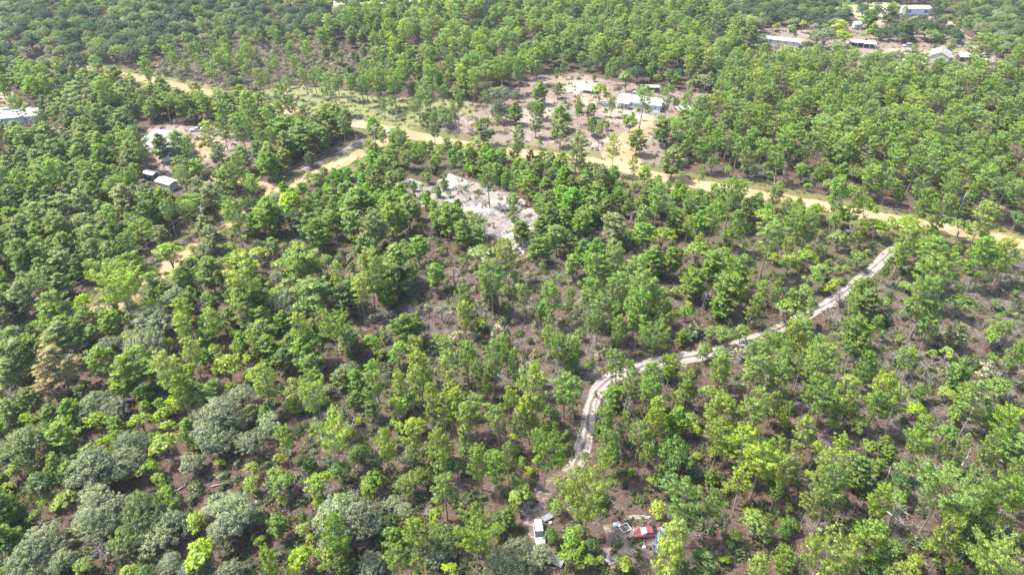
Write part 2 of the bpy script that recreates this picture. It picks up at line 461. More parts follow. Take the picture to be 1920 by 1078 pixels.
M['steel'] = simple_mat("grey_metal", (0.20, 0.20, 0.21), 0.5, 0.15, 1.5, 0.3)
M['teal'] = simple_mat("teal_mesh", (0.38, 0.52, 0.46), 0.8, 0.2, 1.2)
M['lamp'] = simple_mat("lamp_lens", (0.7, 0.7, 0.68), 0.2, 0.02, 1.0)
M['wire'] = simple_mat("power_cable", (0.30, 0.30, 0.31), 0.6, 0.05, 1.0)
M['polewood'] = simple_mat("grey_pole_wood", (0.40, 0.37, 0.33), 0.9, 0.15, 1.5)

def boxes(name, mats, L):
    """L: list of (x0,x1,y0,y1,z0,z1[,mat]) as one mesh"""
    V, F, MI = [], [], []
    for b in L:
        x0, x1, y0, y1, z0, z1 = b[:6]
        k = len(V)
        V += [(x0, y0, z0), (x1, y0, z0), (x1, y1, z0), (x0, y1, z0), (x0, y0, z1), (x1, y0, z1), (x1, y1, z1), (x0, y1, z1)]
        F += [(k, k + 3, k + 2, k + 1), (k + 4, k + 5, k + 6, k + 7), (k, k + 1, k + 5, k + 4), (k + 1, k + 2, k + 6, k + 5), (k + 2, k + 3, k + 7, k + 6), (k + 3, k, k + 4, k + 7)]
        MI += [b[6] if len(b) > 6 else 0] * 6
    return mesh_from(name, V, F, mats, MI)
def bevel(o, w=0.03, seg=2):
    md = o.modifiers.new("bevel", 'BEVEL')
    md.width = w
    md.segments = seg
    return o
def gable_mesh(name, L, W, z0, rise, ov, t, mat):
    hl, hw = L / 2 + ov, W / 2 + ov
    k = rise / (W / 2)
    zo = z0 - ov * k
    P = [(-hw, zo), (0, z0 + rise), (hw, zo), (hw, zo + t), (0, z0 + rise + t), (-hw, zo + t)]
    V = [(-hl, y, z) for y, z in P] + [(hl, y, z) for y, z in P]
    F = [(0, 1, 4, 5), (1, 2, 3, 4), (6, 11, 10, 7), (7, 10, 9, 8)] + [(5, 4, 10, 11), (4, 3, 9, 10), (1, 0, 6, 7), (2, 1, 7, 8), (0, 5, 11, 6), (3, 2, 8, 9)]
    return mesh_from(name, V, F, [mat])
def gable_wall(name, L, W, h, rise, mat):
    hl, hw = L / 2, W / 2
    P = [(-hw, 0), (hw, 0), (hw, h), (0, h + rise), (-hw, h)]
    V = [(-hl, y, z) for y, z in P] + [(hl, y, z) for y, z in P]
    F = [(4, 3, 2, 1, 0), (5, 6, 7, 8, 9)] + [(i, (i + 1) % 5, (i + 1) % 5 + 5, i + 5) for i in range(5)]
    return mesh_from(name, V, F, [mat])
def window_mesh(w, h, d=0.06):
    return boxes("window", [M['frame']], [(-w / 2, -w / 2 + .08, -d, .02, -h / 2, h / 2), (w / 2 - .08, w / 2, -d, .02, -h / 2, h / 2), (-w / 2 + .08, w / 2 - .08, -d, .02, -h / 2, -h / 2 + .08), (-w / 2 + .08, w / 2 - .08, -d, .02, h / 2 - .08, h / 2), (-w / 2 + .08, w / 2 - .08, -d + .01, .01, -.03, .03)])
def add_windows(root, spots, w=1.1, h=1.1):
    """spots: (x, y, z, rotation) with the outer wall face at the spot"""
    fm = window_mesh(w, h)
    gm = boxes("pane", [M['glass']], [(-w / 2 + .08, w / 2 - .08, -.03, .015, -h / 2 + .08, h / 2 - .08)])
    for x, y, z, r in spots:
        o = link("window", fm, root, (x, y, z), (0, 0, r))
        link("pane", gm, o, (0, 0, 0))
def house(name, label, cat, loc, rz, L, W, h, rise, wall, roof, front=(), back=(), right=(), left=(), door=None, ov=0.35, skirt=0.0, z=0.0, win=(1.1, 1.1), group=None):
    root = empty(name, (loc[0], loc[1], z), rz)
    tag(root, label, cat, group)
    link("wall", gable_wall("wall", L, W, h, rise, M[wall]), root)
    link("roof", gable_mesh("roof", L, W, h + .003, rise, ov, 0.12, M[roof]), root)
    sp = [(x, -W / 2, h * .58, 0) for x in front] + [(x, W / 2, h * .58, math.pi) for x in back] + [(L / 2, y, h * .58, math.pi / 2) for y in right] + [(-L / 2, y, h * .58, -math.pi / 2) for y in left]
    add_windows(root, sp, *win)
    if door is not None:
        d = link("door", boxes("door", [M['greywall']], [(-.48, .48, -.05, .02, 0, 2.05)]), root, (door, -W / 2, h - 2.35 if h > 2.5 else .05))
        link("handle", boxes("handle", [M['steel']], [(.33, .40, -.10, -.051, 1.0, 1.06)]), d)
    return root

# --- white double-wide mobile home in the cleared yard
a = math.atan2(-6.9, 16.4)
c = G(1196, 204)
hc = (c.x + 1.6, c.y + 2.8)
r = house("mobile_home", "long white double-wide mobile home with a low metal roof in the cleared yard", "mobile home", hc, a, 18.5, 8.2, 3.0, 1.0, 'siding', 'whiteroof', (-3.3, -1.2, 1.6, 4.3, 7.2), (-6, -2, 2, 6), (-1.8, 1.8), (0,), door=-5.2, ov=0.4)
link("skirting", boxes("skirting", [M['whitepaint']], [(-9.3, 9.3, -4.16, 4.16, 0, .75)]), r)
pr = link("porch", boxes("porch", [M['wood']], [(-9.2, -4.0, -6.3, -4.17, .60, .72)]), r)
for x in (-9.0, -7.4, -5.8, -4.2): link("post", boxes("post", [M['frame']], [(x - .07, x + .07, -6.25, -6.1, 0, 2.6)]), pr)
link("railing", boxes("railing", [M['darkwall']], [(-9.0, -4.2, -6.22, -6.16, 1.55, 1.62)] + [(x, x + .05, -6.21, -6.17, .73, 1.54) for x in np.arange(-8.8, -4.4, .35)]), pr)
link("porch_roof", boxes("porch_roof", [M['whiteroof']], [(-9.4, -3.8, -6.5, -4.62, 2.62, 2.72)]), pr)
link("step", boxes("step", [M['wood']], [(-5.9, -4.5, -6.9, -6.31, 0, .22), (-5.9, -4.5, -6.6, -6.31, .22, .45)]), pr)

def dome(name, label, cat, loc, rz, L, W, h, mat, group=None):
    """barrel-roofed canvas shelter on hoops"""
    root = empty(name, loc, rz)
    tag(root, label, cat, group)
    V, F = [], []
    K = 10
    for i, x in enumerate((-L / 2, -L / 4, 0, L / 4, L / 2)):
        for j in range(K + 1):
            t = math.pi * j / K
            V.append((x, -math.cos(t) * W / 2, h * (0.45 + 0.55 * math.sin(t)) - (0.06 if i % 2 else 0)))
    for i in range(4):
        for j in range(K): F.append((i * (K + 1) + j, i * (K + 1) + j + 1, (i + 1) * (K + 1) + j + 1, (i + 1) * (K + 1) + j))
    o = link("canopy", mesh_from("canopy", V, F, [M[mat]]), root)
    s = o.modifiers.new("s", 'SOLIDIFY')
    s.thickness = 0.05
    for x in (-L / 2 + .2, L / 2 - .2):
        for y in (-W / 2 + .12, W / 2 - .12): link("post", boxes("post", [M['steel']], [(x - .05, x + .05, y - .05, y + .05, 0, h * .45)]), root)
    link("side_panel", boxes("side_panel", [M[mat]], [(-L / 2, L / 2, W / 2 - .04, W / 2, 0.2, h * .45)]), root)
    return root
dome("canvas_shelter", "rounded white canvas shelter behind the pines left of the mobile home", "shelter", G(1102, 172), -0.35, 8.0, 6, 3.4, 'canvas')

# --- other buildings
house("long_mobile_home", "long narrow white-roofed mobile home at the edge of the far right oaks", "mobile home", G(1466, 84), -0.44, 18, 5.0, 2.9, 0.6, 'greywall', 'whiteroof', (-6, -2, 2, 6), (-4, 4), (0,), (), door=-4, skirt=.5)
house("metal_building", "wide white metal building with a flat bright roof near the top right", "building", G(1714, 27), -0.03, 15, 7.5, 4.2, 0.9, 'siding', 'whiteroof', (-5.2, 4.8), (), (0,), (), door=None, win=(2.4, 1.6))
house("garden_shed", "small white barrel shed standing alone by the far yard's dark tree", "shed", G(1606, 54), -0.05, 4.6, 4.0, 3.0, 0.8, 'greywall', 'whiteroof', (0,), (), (), (), win=(1.6, 1.2))
house("gabled_house", "grey-roofed gabled house beside the far right driveway", "house", G(1760, 112), 1.05, 12, 9, 2.9, 2.2, 'greywall', 'shingle', (-3, 3), (-3, 3), (-2, 2), (0,), door=0)
house("low_shed", "low grey-roofed shed right of the gabled house under small trees", "shed", G(1812, 114), -0.12, 9, 5, 2.4, 0.6, 'darkwall', 'greyroof', (-2, 2), (), (), ())
house("metal_roof_house", "large grey metal-roofed house half hidden by pines in the left clearing", "house", G(318, 282), -0.80, 19, 12, 3.2, 2.2, 'whitepaint', 'greyroof', (-6, -2, 2, 6), (-5, 0, 5), (-3, 3), (-3, 3), door=4)
house("storage_shed", "small grey-walled shed with a bright white roof in the left clearing", "shed", G(316, 352), -0.50, 6.4, 3.4, 2.6, 0.45, 'greywall', 'whiteroof', (-1.8,), (), (), (), door=1.2, win=(.7, .6))
house("dark_trailer", "dark blue-grey trailer with a pale roof behind the white-roofed shed", "trailer", G(285, 336), -0.35, 4.5, 2.6, 2.5, 0.25, 'darkwall', 'greyroof', (0,), (), (), (), win=(.7, .5))
house("blue_grey_house", "blue-grey roofed house at the left edge behind a thin pine", "house", G(46, 226), 0.28, 13, 8, 3.0, 1.6, 'siding', 'greyroof', (-3, 2), (-3, 3), (0,), ())
house("grey_house", "pale grey roofed house cut off by the left edge of the picture", "house", G(-6, 222), -0.2, 10, 8, 3.0, 1.4, 'siding', 'greyroof', (2,), (), (0,), ())
house("dark_barn", "long dark-roofed building cut by the top edge at the far right field", "barn", G(1630, 2), 0.0, 34, 9, 3.6, 1.8, 'darkwall', 'darkwall', (-10, 0, 10), (), (), (), win=(2, 1.2))
house("open_lean_to", "dark open lean-to behind the white double-wide mobile home", "shed", G(1223, 172), -0.1, 6, 3.2, 2.4, 0.2, 'darkwall', 'wood', (), (), (), ())
# carport with junk
cp = empty("carport", G(1616, 88), -0.25)
tag(cp, "patchy white flat-roofed carport with dark open bays in the far right yard", "carport")
link("roof", boxes("roof", [M['whiteroof']], [(-6.5, 0, -3, 3, 2.6, 2.75)]), cp)
link("roof", boxes("roof", [M['canvas']], [(.1, 6.5, -3.2, 2.6, 2.4, 2.55)]), cp)
for x in (-6.3, -3, 0.2, 3.2, 6.3):
    for y in (-2.8, 2.4): link("post", boxes("post", [M['frame']], [(x - .1, x + .1, y - .1, y + .1, 0, 2.39)]), cp)
link("back_wall", boxes("back_wall", [M['darkwall']], [(-6.1, 6.1, 2.5, 2.6, 0, 2.38)]), cp)
# concrete slab with fence and covered trailer
sl = empty("concrete_slab", G(1680, 104), -0.2)
tag(sl, "bare pale concrete slab with a low dark edge fence in the far right yard", "slab")
link("slab", boxes("slab", [M['pale']], [(-8, 8, -5, 5, 0.02, .22)]), sl)
fn = link("fence_rail", boxes("fence_rail", [M['darkwall']], [(8.1, 8.2, -5, 5, .5, .58), (8.1, 8.2, -5, 5, 1.0, 1.08)]), sl)
for y in np.arange(-4.8, 5, 1.6): link("post", boxes("post", [M['darkwall']], [(8.05, 8.25, y - .06, y + .06, 0, 1.2)]), sl)

def loft(name, mats, S, mat=0, cap=True):
    """S: list of (x, halfwidth_bottom, halfwidth_top, zbot, ztop) along the length; rounded section"""
    V, F = [], []
    for x, wb, wt, z0, z1 in S:
        h = z1 - z0
        V += [(x, -wb * .94, z0), (x, -wb, z0 + h * .25), (x, -(wb * .4 + wt * .6), z0 + h * .75), (x, -wt * .9, z1 - h * .04), (x, 0, z1), (x, wt * .9, z1 - h * .04), (x, (wb * .4 + wt * .6), z0 + h * .75), (x, wb, z0 + h * .25), (x, wb * .94, z0)]
    n = 9
    for i in range(len(S) - 1):
        for j in range(n): F.append((i * n + j, i * n + (j + 1) % n, (i + 1) * n + (j + 1) % n, (i + 1) * n + j))
    F.append(tuple(range(n))[::-1])
    F.append(tuple((len(S) - 1) * n + j for j in range(n)))
    me = mesh_from(name, V, F, mats)
    import bmesh
    b = bmesh.new()
    b.from_mesh(me)
    bmesh.ops.recalc_face_normals(b, faces=b.faces)
    b.to_mesh(me)
    b.free()
    return me
def cyl(name, mat, p0, p1, r0, r1=None, n=12):
    r1 = r0 if r1 is None else r1
    p0, p1 = Vector(p0), Vector(p1)
    d = (p1 - p0).normalized()
    a = d.orthogonal().normalized()
    b = d.cross(a)
    V, F = [], []
    for p, rr in ((p0, r0), (p1, r1)):
        for i in range(n):
            t = 2 * math.pi * i / n
            V.append(p + (a * math.cos(t) + b * math.sin(t)) * rr)
    for i in range(n): F.append((i, (i + 1) % n, n + (i + 1) % n, n + i))
    F += [tuple(range(n))[::-1], tuple(range(n, 2 * n))]
    return mesh_from(name, V, F, [mat])
def car(name, label, cat, loc, rz, paint, long_roof=True, white_hood=None, rack=False, group=None):
    """car facing local -x"""
    root = empty(name, loc, rz)
    tag(root, label, cat, group)
    W = .93
    pm = M[paint]
    body = [(-2.40, .70, .66, .42, .62), (-2.32, .84, .78, .30, .82), (-1.9, .92, .84, .26, .95), (-1.15, W, .86, .26, 1.04), (0, W, .88, .26, 1.06), (1.3, W, .88, .26, 1.06), (2.1, .92, .84, .28, 1.04), (2.36, .86, .78, .34, .96), (2.42, .76, .70, .45, .7)]
    link("body", loft("body", [pm], body), root)
    if long_roof:
        cab = [(-1.15, .84, .80, .98, 1.08), (-.55, .86, .74, .98, 1.62), (-.3, .86, .72, .98, 1.74), (.8, .86, .72, .98, 1.79), (2.0, .86, .72, .98, 1.76), (2.28, .84, .70, .98, 1.66), (2.36, .82, .76, .98, 1.1)]
        rf = (-.35, 2.15, 1.80)
    else:
        cab = [(-1.05, .84, .80, .98, 1.06), (-.45, .84, .66, .98, 1.36), (-.2, .84, .64, .98, 1.42), (.7, .84, .64, .98, 1.43), (1.0, .84, .66, .98, 1.38), (1.75, .82, .76, .98, 1.08)]
        rf = (-.25, .85, 1.44)
    link("window", loft("window", [M['glass']], cab), root)
    link("roof", loft("roof", [pm], [(rf[0], .66, .60, rf[2] - .07, rf[2] - .01), (rf[0] + .15, .72, .64, rf[2] - .09, rf[2] + .02), ((rf[0] + rf[1]) / 2, .73, .66, rf[2] - .09, rf[2] + .04), (rf[1] - .15, .72, .64, rf[2] - .09, rf[2] + .02), (rf[1], .66, .60, rf[2] - .07, rf[2] - .01)]), root)
    if white_hood:
        link("windscreen", loft("windscreen", [M[white_hood]], [(-1.22, .80, .76, 1.03, 1.10), (-.5, .72, .62, 1.12, 1.40), (-.3, .68, .60, 1.30, 1.455)]), root)
    for sx in ((-.05, .75, 1.55) if long_roof else (.1,)):
        for sy in (-1, 1):
            link("pillar", boxes("pillar", [pm], [(sx, sx + .09, sy * .86 - .02, sy * .86 + .02, 1.0, 1.5 if long_roof else 1.25)]), root)
    if rack:
        for sy in (-.62, .62): link("roof_rail", boxes("roof_rail", [M['steel']], [(-.2, 2.0, sy - .025, sy + .025, 1.87, 1.91)]), root)
        for x in (0.1, .95, 1.8): link("crossbar", boxes("crossbar", [M['steel']], [(x - .035, x + .035, -.594, .594, 1.875, 1.905)]), root)
    for sx in (-1.55, 1.5):
        for sy in (-1, 1):
            w = link("wheel", cyl("wheel", M['rubber'], (0, -.11, 0), (0, .11, 0), .34, n=16), root, (sx, sy * .86, .34))
            link("rim", cyl("rim", M['steel'], (0, -.12, 0), (0, .12, 0), .19, n=10), w)
    for sy in (-.6, .6):
        link("headlight", boxes("headlight", [M['lamp']], [(-2.43, -2.36, sy - .15, sy + .15, .62, .76)]), root)
        link("mirror", boxes("mirror", [pm], [(-.78, -.62, sy * 1.62 - .08, sy * 1.62 + .08, 1.02, 1.16)]), root)
    link("bumper", boxes("bumper", [M['steel']], [(-2.47, -2.41, -.72, .72, .42, .56)]), root)
    return root
p0, p1 = G(1007, 978, 1.0), G(1013, 1018, 1.0)
car("parked_car", "white long-roofed car with a roof rack parked on the track at the bottom", "car", G(1011, 1003), math.atan2(1, -0.10) , 'carwhite', True, rack=True)
car("abandoned_car", "faded red two-door car with a whitened windscreen among the bottom junk", "car", G(1213, 1001), 0.10, 'redpaint', False, white_hood='canvas')
car("abandoned_car", "blue car half under a lime pine beside the faded red car", "car", G(1238, 1017), 1.35, 'bluepaint', False)
car("parked_car", "small white car driving on the sand road at the fork", "car", G(736, 248), 0.35, 'carwhite', True)
car("parked_car", "pale silver car behind the back wall of the white mobile home", "car", G(1196, 175), 0.1, 'silver', False)
car("parked_car", "white car at the right end of the cleared yard under trees", "car", G(1314, 190), 0.5, 'carwhite', True)
car("parked_car", "grey car right of the concrete slab in the far right yard", "car", G(1700, 88), 0.1, 'silver', True)
car("parked_car", "white car parked beside the large metal-roofed house at left", "car", G(368, 246), 0.3, 'carwhite', False)
car("parked_car", "dark car parked beside the grey shed by the far driveway", "car", G(1836, 118), 0.1, 'darkwall', False)
# utility trailer frame, panels, heaps
def junk(name, label, cat, loc, rz, L, mats, group=None, parts=None):
    root = empty(name, loc, rz)
    tag(root, label, cat, group)
    for nm, mt, bx in L: bevel(link(nm, boxes(nm, [M[mt]], bx), root), 0.02, 1)
    return root
junk("scrap_rack", "square white metal frame lying left of the faded red car", "frame", G(1172, 990), 0.45, [("rail", 'canvas', [(-.9, .9, -.8, -.68, .05, .25)]), ("rail", 'canvas', [(-.9, .9, .68, .8, .05, .25)]), ("rail", 'canvas', [(-.9, -.78, -.67, .67, .05, .25)]), ("rail", 'canvas', [(.78, .9, -.67, .67, .05, .25)])], None)
junk("white_chair", "white plastic chair tipped over beside the metal frame", "chair", G(1160, 986), 0.8, [("seat", 'whitepaint', [(-.3, .3, -.3, .3, .35, .42)]), ("backrest", 'whitepaint', [(-.3, .3, .3, .36, .43, .95)]), ("leg", 'whitepaint', [(-.3, -.24, -.3, -.24, 0, .34)]), ("leg", 'whitepaint', [(.24, .3, -.3, -.24, 0, .34)]), ("leg", 'whitepaint', [(-.3, -.24, .24, .3, 0, .34)]), ("leg", 'whitepaint', [(.24, .3, .24, .3, 0, .34)])], None)
junk("white_bucket", "white bucket left of the tipped white chair", "bucket", G(1153, 985), 0.2, [("body", 'whitepaint', [(-.3, .3, -.3, .3, 0, .5)]), ("lid", 'canvas', [(-.33, .33, -.33, .33, .5, .56)])], None)
junk("wheelbarrow_tray", "grey flat utility trailer behind the white car on the track", "trailer", G(1026, 972), 0.55, [("deck", 'steel', [(-1.0, 1.0, -.6, .6, .45, .55)]), ("wheel", 'rubber', [(-.3, .3, -.8, -.62, 0, .6)]), ("wheel", 'rubber', [(-.3, .3, .62, .8, 0, .6)]), ("drawbar", 'steel', [(-1.9, -1.01, -.06, .06, .4, .48)])], None)
junk("cooler_box", "small white cooler box on the dirt beside the grey trailer", "box", G(1032, 981), 0.2, [("body", 'whitepaint', [(-.25, .25, -.18, .18, 0, .35)]), ("lid", 'canvas', [(-.27, .27, -.2, .2, .35, .42)])], None)
junk("scrap_heap", "grey corrugated sheet leaning on junk at the bottom edge", "metal sheet", G(1040, 1052), -0.5, [("panel", 'steel', [(-1.6, 1.6, -.9, .9, .5, .58)]), ("leg", 'wood', [(-1.4, -1.3, -.7, -.6, 0, .49)]), ("leg", 'wood', [(1.3, 1.4, .6, .7, 0, .49)])], None)
junk("plank_pile", "long grey planks lying behind the faded red car", "planks", G(1195, 972), 0.05, [("plank", 'wood', [(-2.4, 2.2, -.12, .1, 0, .1)]), ("plank", 'greywall', [(-1.6, 2.5, .2, .4, 0, .1)]), ("plank", 'wood', [(-2.0, 1.8, .5, .72, 0, .1)])], None)
junk("white_crate", "pair of white panels on the grass below the faded red car", "panels", G(1206, 1024), 0.3, [("panel", 'canvas', [(-.3, .3, -.5, .1, .05, .3)]), ("panel", 'canvas', [(-.15, .4, .2, .75, .05, .22)])], None)
junk("engine_block", "grey engine block standing right behind the faded red car", "engine", G(1238, 996), 0.3, [("block", 'steel', [(-.5, .5, -.4, .4, 0, .7)]), ("head", 'greywall', [(-.4, .3, -.3, .3, .7, .95)])], None)
junk("tarp_mound", "pale grey tarp spread over a low mound at the bottom centre", "tarp", G(1146, 1052), 0.4, [("tarp", 'greywall', [(-.8, .8, -.6, .6, 0, .3)]), ("fold", 'steel', [(-.7, .5, -.4, .5, .35, .5)])], None)
junk("tent", "teal mesh canopy standing right of the mobile home's end", "canopy", G(1280, 212), 0.2, [("roof", 'teal', [(-3, 3, -2, 2, 2.2, 2.3)])] + [("post", 'steel', [(x, x + .1, y, y + .1, 0, 2.19)]) for x in (-2.9, 2.8) for y in (-1.9, 1.8)], None)
junk("flatbed_trailer", "pale flatbed trailer on the slab in the far right yard", "trailer", G(1706, 98), -0.2, [("deck", 'steel', [(-3.2, 3.2, -1.3, 1.3, .8, .95)]), ("wheel", 'rubber', [(.5, 1.2, -1.2, -.9, .22, .79)]), ("wheel", 'rubber', [(.5, 1.2, .9, 1.2, .22, .79)])], None)
junk("wood_stack", "low stack of boards beside the mobile home's left end", "boards", G(1128, 198), -0.35, [("board", 'wood', [(-3, 3, -.5, -.1, 0, .35)]), ("board", 'darkwall', [(-3.2, 2.6, .0, .4, 0, .3)])], None)

# utility poles and cables
def pole(loc, h, label, ang):
    root = empty("utility_pole", loc, ang)
    tag(root, label, "utility pole", "utility poles along the sand roads")
    link("post", cyl("post", M['polewood'], (0, 0, 0), (0, 0, h), .19, .13, 10), root)
    link("crossarm", boxes("crossarm", [M['polewood']], [(-1.1, 1.1, -.07, .07, h - .8, h - .66)]), root)
    for x in (-1.0, 0.0, 1.0): link("insulator", cyl("insulator", M['lamp'], (x, 0, h - .655 if x else h + .001), (x, 0, h - .45 if x else h + .2), .07, .05, 8), root)
    link("transformer", cyl("transformer", M['silver'], (.32, .0, h - 2.2), (.32, .0, h - 1.2), .26, n=12), root)
    return root
def cable(a, b, sag, label):
    n = 24
    V, F = [], []
    r = .016
    d = (b - a).normalized()
    s = Vector((-d.y, d.x, 0)).normalized()
    for i in range(n + 1):
        t = i / n
        p = a.lerp(b, t) - Vector((0, 0, sag * 4 * t * (1 - t)))
        for k in range(4):
            q = k * math.pi / 2
            V.append(p + s * math.cos(q) * r + Vector((0, 0, 1)) * math.sin(q) * r)
        if i:
            for k in range(4): F.append((4 * i - 4 + k, 4 * i - 4 + (k + 1) % 4, 4 * i + (k + 1) % 4, 4 * i + k))
    tag(link("power_cable", mesh_from("power_cable", V, F, [M['wire']])), label, "cable", "cables strung between the utility poles")
P1, P0, P2 = G(376, 386, 10), G(-50, 620, 9), G(700, 236, 9)
for p, h, l in ((P1, 10, "grey utility pole with a transformer beside the left brush heap"), (P0, 9, "utility pole just beyond the left edge, carrying the cables"), (P2, 9, "utility pole among the pines near the road fork")):
    pole((p.x, p.y, 0), h, l, math.atan2(P1.y - P0.y, P1.x - P0.x) + math.pi / 2)
for k, l in ((-1.0, "upper grey power cable crossing the dark pines at left"), (1.0, "lower grey power cable crossing the dark pines at left")):
    d = (P1 - P0).normalized()
    s = Vector((-d.y, d.x, 0)) * k
    cable(P0 + s - Vector((0, 0, .45)), P1 + s - Vector((0, 0, .45)), 1.5, l)
    cable(P1 + s - Vector((0, 0, .45)), P2 + s - Vector((0, 0, .45)), 1.5, l.replace("crossing the dark pines at left", "running from the left pole to the road fork"))
P3, P4 = G(1812, 362, 9), G(2060, 440, 9)
pole((P3.x, P3.y, 0), 9, "utility pole beyond the road near the right edge", 0.9)
pole((P4.x, P4.y, 0), 9, "utility pole just beyond the right edge", 0.9)
cable(P3, P4, 1.2, "grey power cable sagging above the road verge at right")
# ---------------------------------------------------------------- plant shapes
def unit(v): return v / (np.linalg.norm(v, axis=-1, keepdims=True) + 1e-9)
class Soup:
    """triangles with their own shading normals and a colour tint"""
    def __init__(s): s.V, s.N, s.T, s.M = [], [], [], []
    def add(s, V, N, T, m):
        s.V.append(V.reshape(-1, 3)); s.N.append(N.reshape(-1, 3))
        s.T.append(np.repeat(T, 3, 0) if len(T) * 3 == V.size // 3 else T); s.M.append(np.full(V.size // 9, m))
    def mesh(s, name, mats, only=None):
        V = np.concatenate(s.V); N = unit(np.concatenate(s.N)); T = np.concatenate(s.T); MI = np.concatenate(s.M)
        if only is not None:
            k = MI == only
            kk = np.repeat(k, 3)
            V, N, T, MI = V[kk], N[kk], T[kk], np.zeros(int(k.sum()), int)
        n = len(V) // 3
        me = bpy.data.meshes.new(name)
        me.vertices.add(3 * n); me.loops.add(3 * n); me.polygons.add(n)
        me.vertices.foreach_set("co", V.astype(np.float32).ravel())
        me.loops.foreach_set("vertex_index", np.arange(3 * n))
        me.polygons.foreach_set("loop_start", np.arange(0, 3 * n, 3))
        me.polygons.foreach_set("loop_total", np.full(n, 3))
        for mt in mats: me.materials.append(mt)
        me.polygons.foreach_set("material_index", MI.astype(np.int32))
        me.polygons.foreach_set("use_smooth", np.ones(n, bool))
        a = me.color_attributes.new("tint", 'FLOAT_COLOR', 'POINT')
        a.data.foreach_set("color", np.concatenate([T, np.ones((len(T), 1))], 1).astype(np.float32).ravel())
        me.update(calc_edges=True)
        me.normals_split_custom_set_from_vertices(N.tolist())
        return me
    def tube(s, P, R, m, k=5, tint=(1, 1, 1)):
        P = np.array(P, float); n = len(P)
        d = unit(np.gradient(P, axis=0))
        ref = np.array([0.31, 0.2, 0.93]) if abs(d[0][2]) < .8 else np.array([1.0, 0.1, 0])
        a = unit(np.cross(d, ref)); b = np.cross(d, a)
        ang = np.arange(k) * 2 * math.pi / k
        o = np.cos(ang)[None, :, None] * a[:, None] + np.sin(ang)[None, :, None] * b[:, None]
        Q = P[:, None] + o * np.array(R)[:, None, None]
        i = np.arange(n - 1)[:, None]; j = np.arange(k)[None]; j2 = (j + 1) % k
        A, B, C, D = Q[i, j], Q[i, j2], Q[i + 1, j2], Q[i + 1, j]
        a_, b_, c_, d_ = o[i, j], o[i, j2], o[i + 1, j2], o[i + 1, j]
        V = np.stack([A, B, C, A, C, D], 2).reshape(-1, 3, 3)
        N = np.stack([a_, b_, c_, a_, c_, d_], 2).reshape(-1, 3, 3)
        s.add(V, N, np.tile(np.array(tint, float), (len(V), 1)), m)
    def leaves(s, C, rad, n, size, r, m, flat=0.75, low=-0.45, spiky=0.5, crown_c=None, cw=0.35, tintvar=0.22, aspect=1.0, jit=0.8):
        """n leaf faces on each of the clumps C (k,3) of radius rad (k,)"""
        C = np.asarray(C, float); k = len(C); rad = np.broadcast_to(np.asarray(rad, float), (k,))
        d = unit(r.normal(size=(k, n, 3)))
        z = d[..., 2]; z = np.where(z < low, -z * .7, z); d[..., 2] = z; d = unit(d)
        rr = rad[:, None] * r.uniform(.55, 1.05, (k, n))
        sc = np.array([1, 1, flat])
        p = C[:, None] + d * sc * rr[..., None]
        nl = unit(d + jit * r.normal(size=d.shape) * .6)
        t1 = unit(np.cross(nl, r.normal(size=d.shape))); t2 = np.cross(nl, t1)
        sp = (r.random((k, n)) < spiky)[..., None]
        # spiky ones: long axis outwards
        t1 = np.where(sp, unit(d + .5 * r.normal(size=d.shape)), t1)
        t2 = np.where(sp, unit(np.cross(t1, r.normal(size=d.shape))), t2)
        L = size * r.uniform(.7, 1.3, (k, n, 1)) * np.where(sp, 1.25, 1.0)
        Wd = L * np.where(sp, .42, .85) * aspect
        A = p + t1 * L * .62; B = p - t1 * L * .38 + t2 * Wd * .5; D = p - t1 * L * .38 - t2 * Wd * .5
        g = np.cross(B - A, D - A); out = d
        flip = (np.sum(g * out, -1, keepdims=True) < 0)
        B2 = np.where(flip, D, B); D2 = np.where(flip, B, D)
        cc = np.array([0, 0, 0.]) if crown_c is None else np.asarray(crown_c, float)
        nn = unit(d * .75 + cw * unit(p - cc) + .22 * r.normal(size=d.shape) + np.array([0, 0, .12]))
        V = np.stack([A, B2, D2], 2).reshape(-1, 3, 3)
        N = np.repeat(nn.reshape(-1, 1, 3), 3, 1)
        ct = 1 + tintvar * r.normal(size=(k, 1, 1)) * .6
        T = np.clip(ct * (1 + tintvar * .5 * r.normal(size=(k, n, 1))), .45, 1.7) * np.ones((k, n, 3))
        T[..., 0] *= 1 + .10 * r.normal(size=(k, n)); T[..., 2] *= 1 + .15 * r.normal(size=(k, n))
        s.add(V, N, np.clip(T, .3, 1.8).reshape(-1, 3), m)

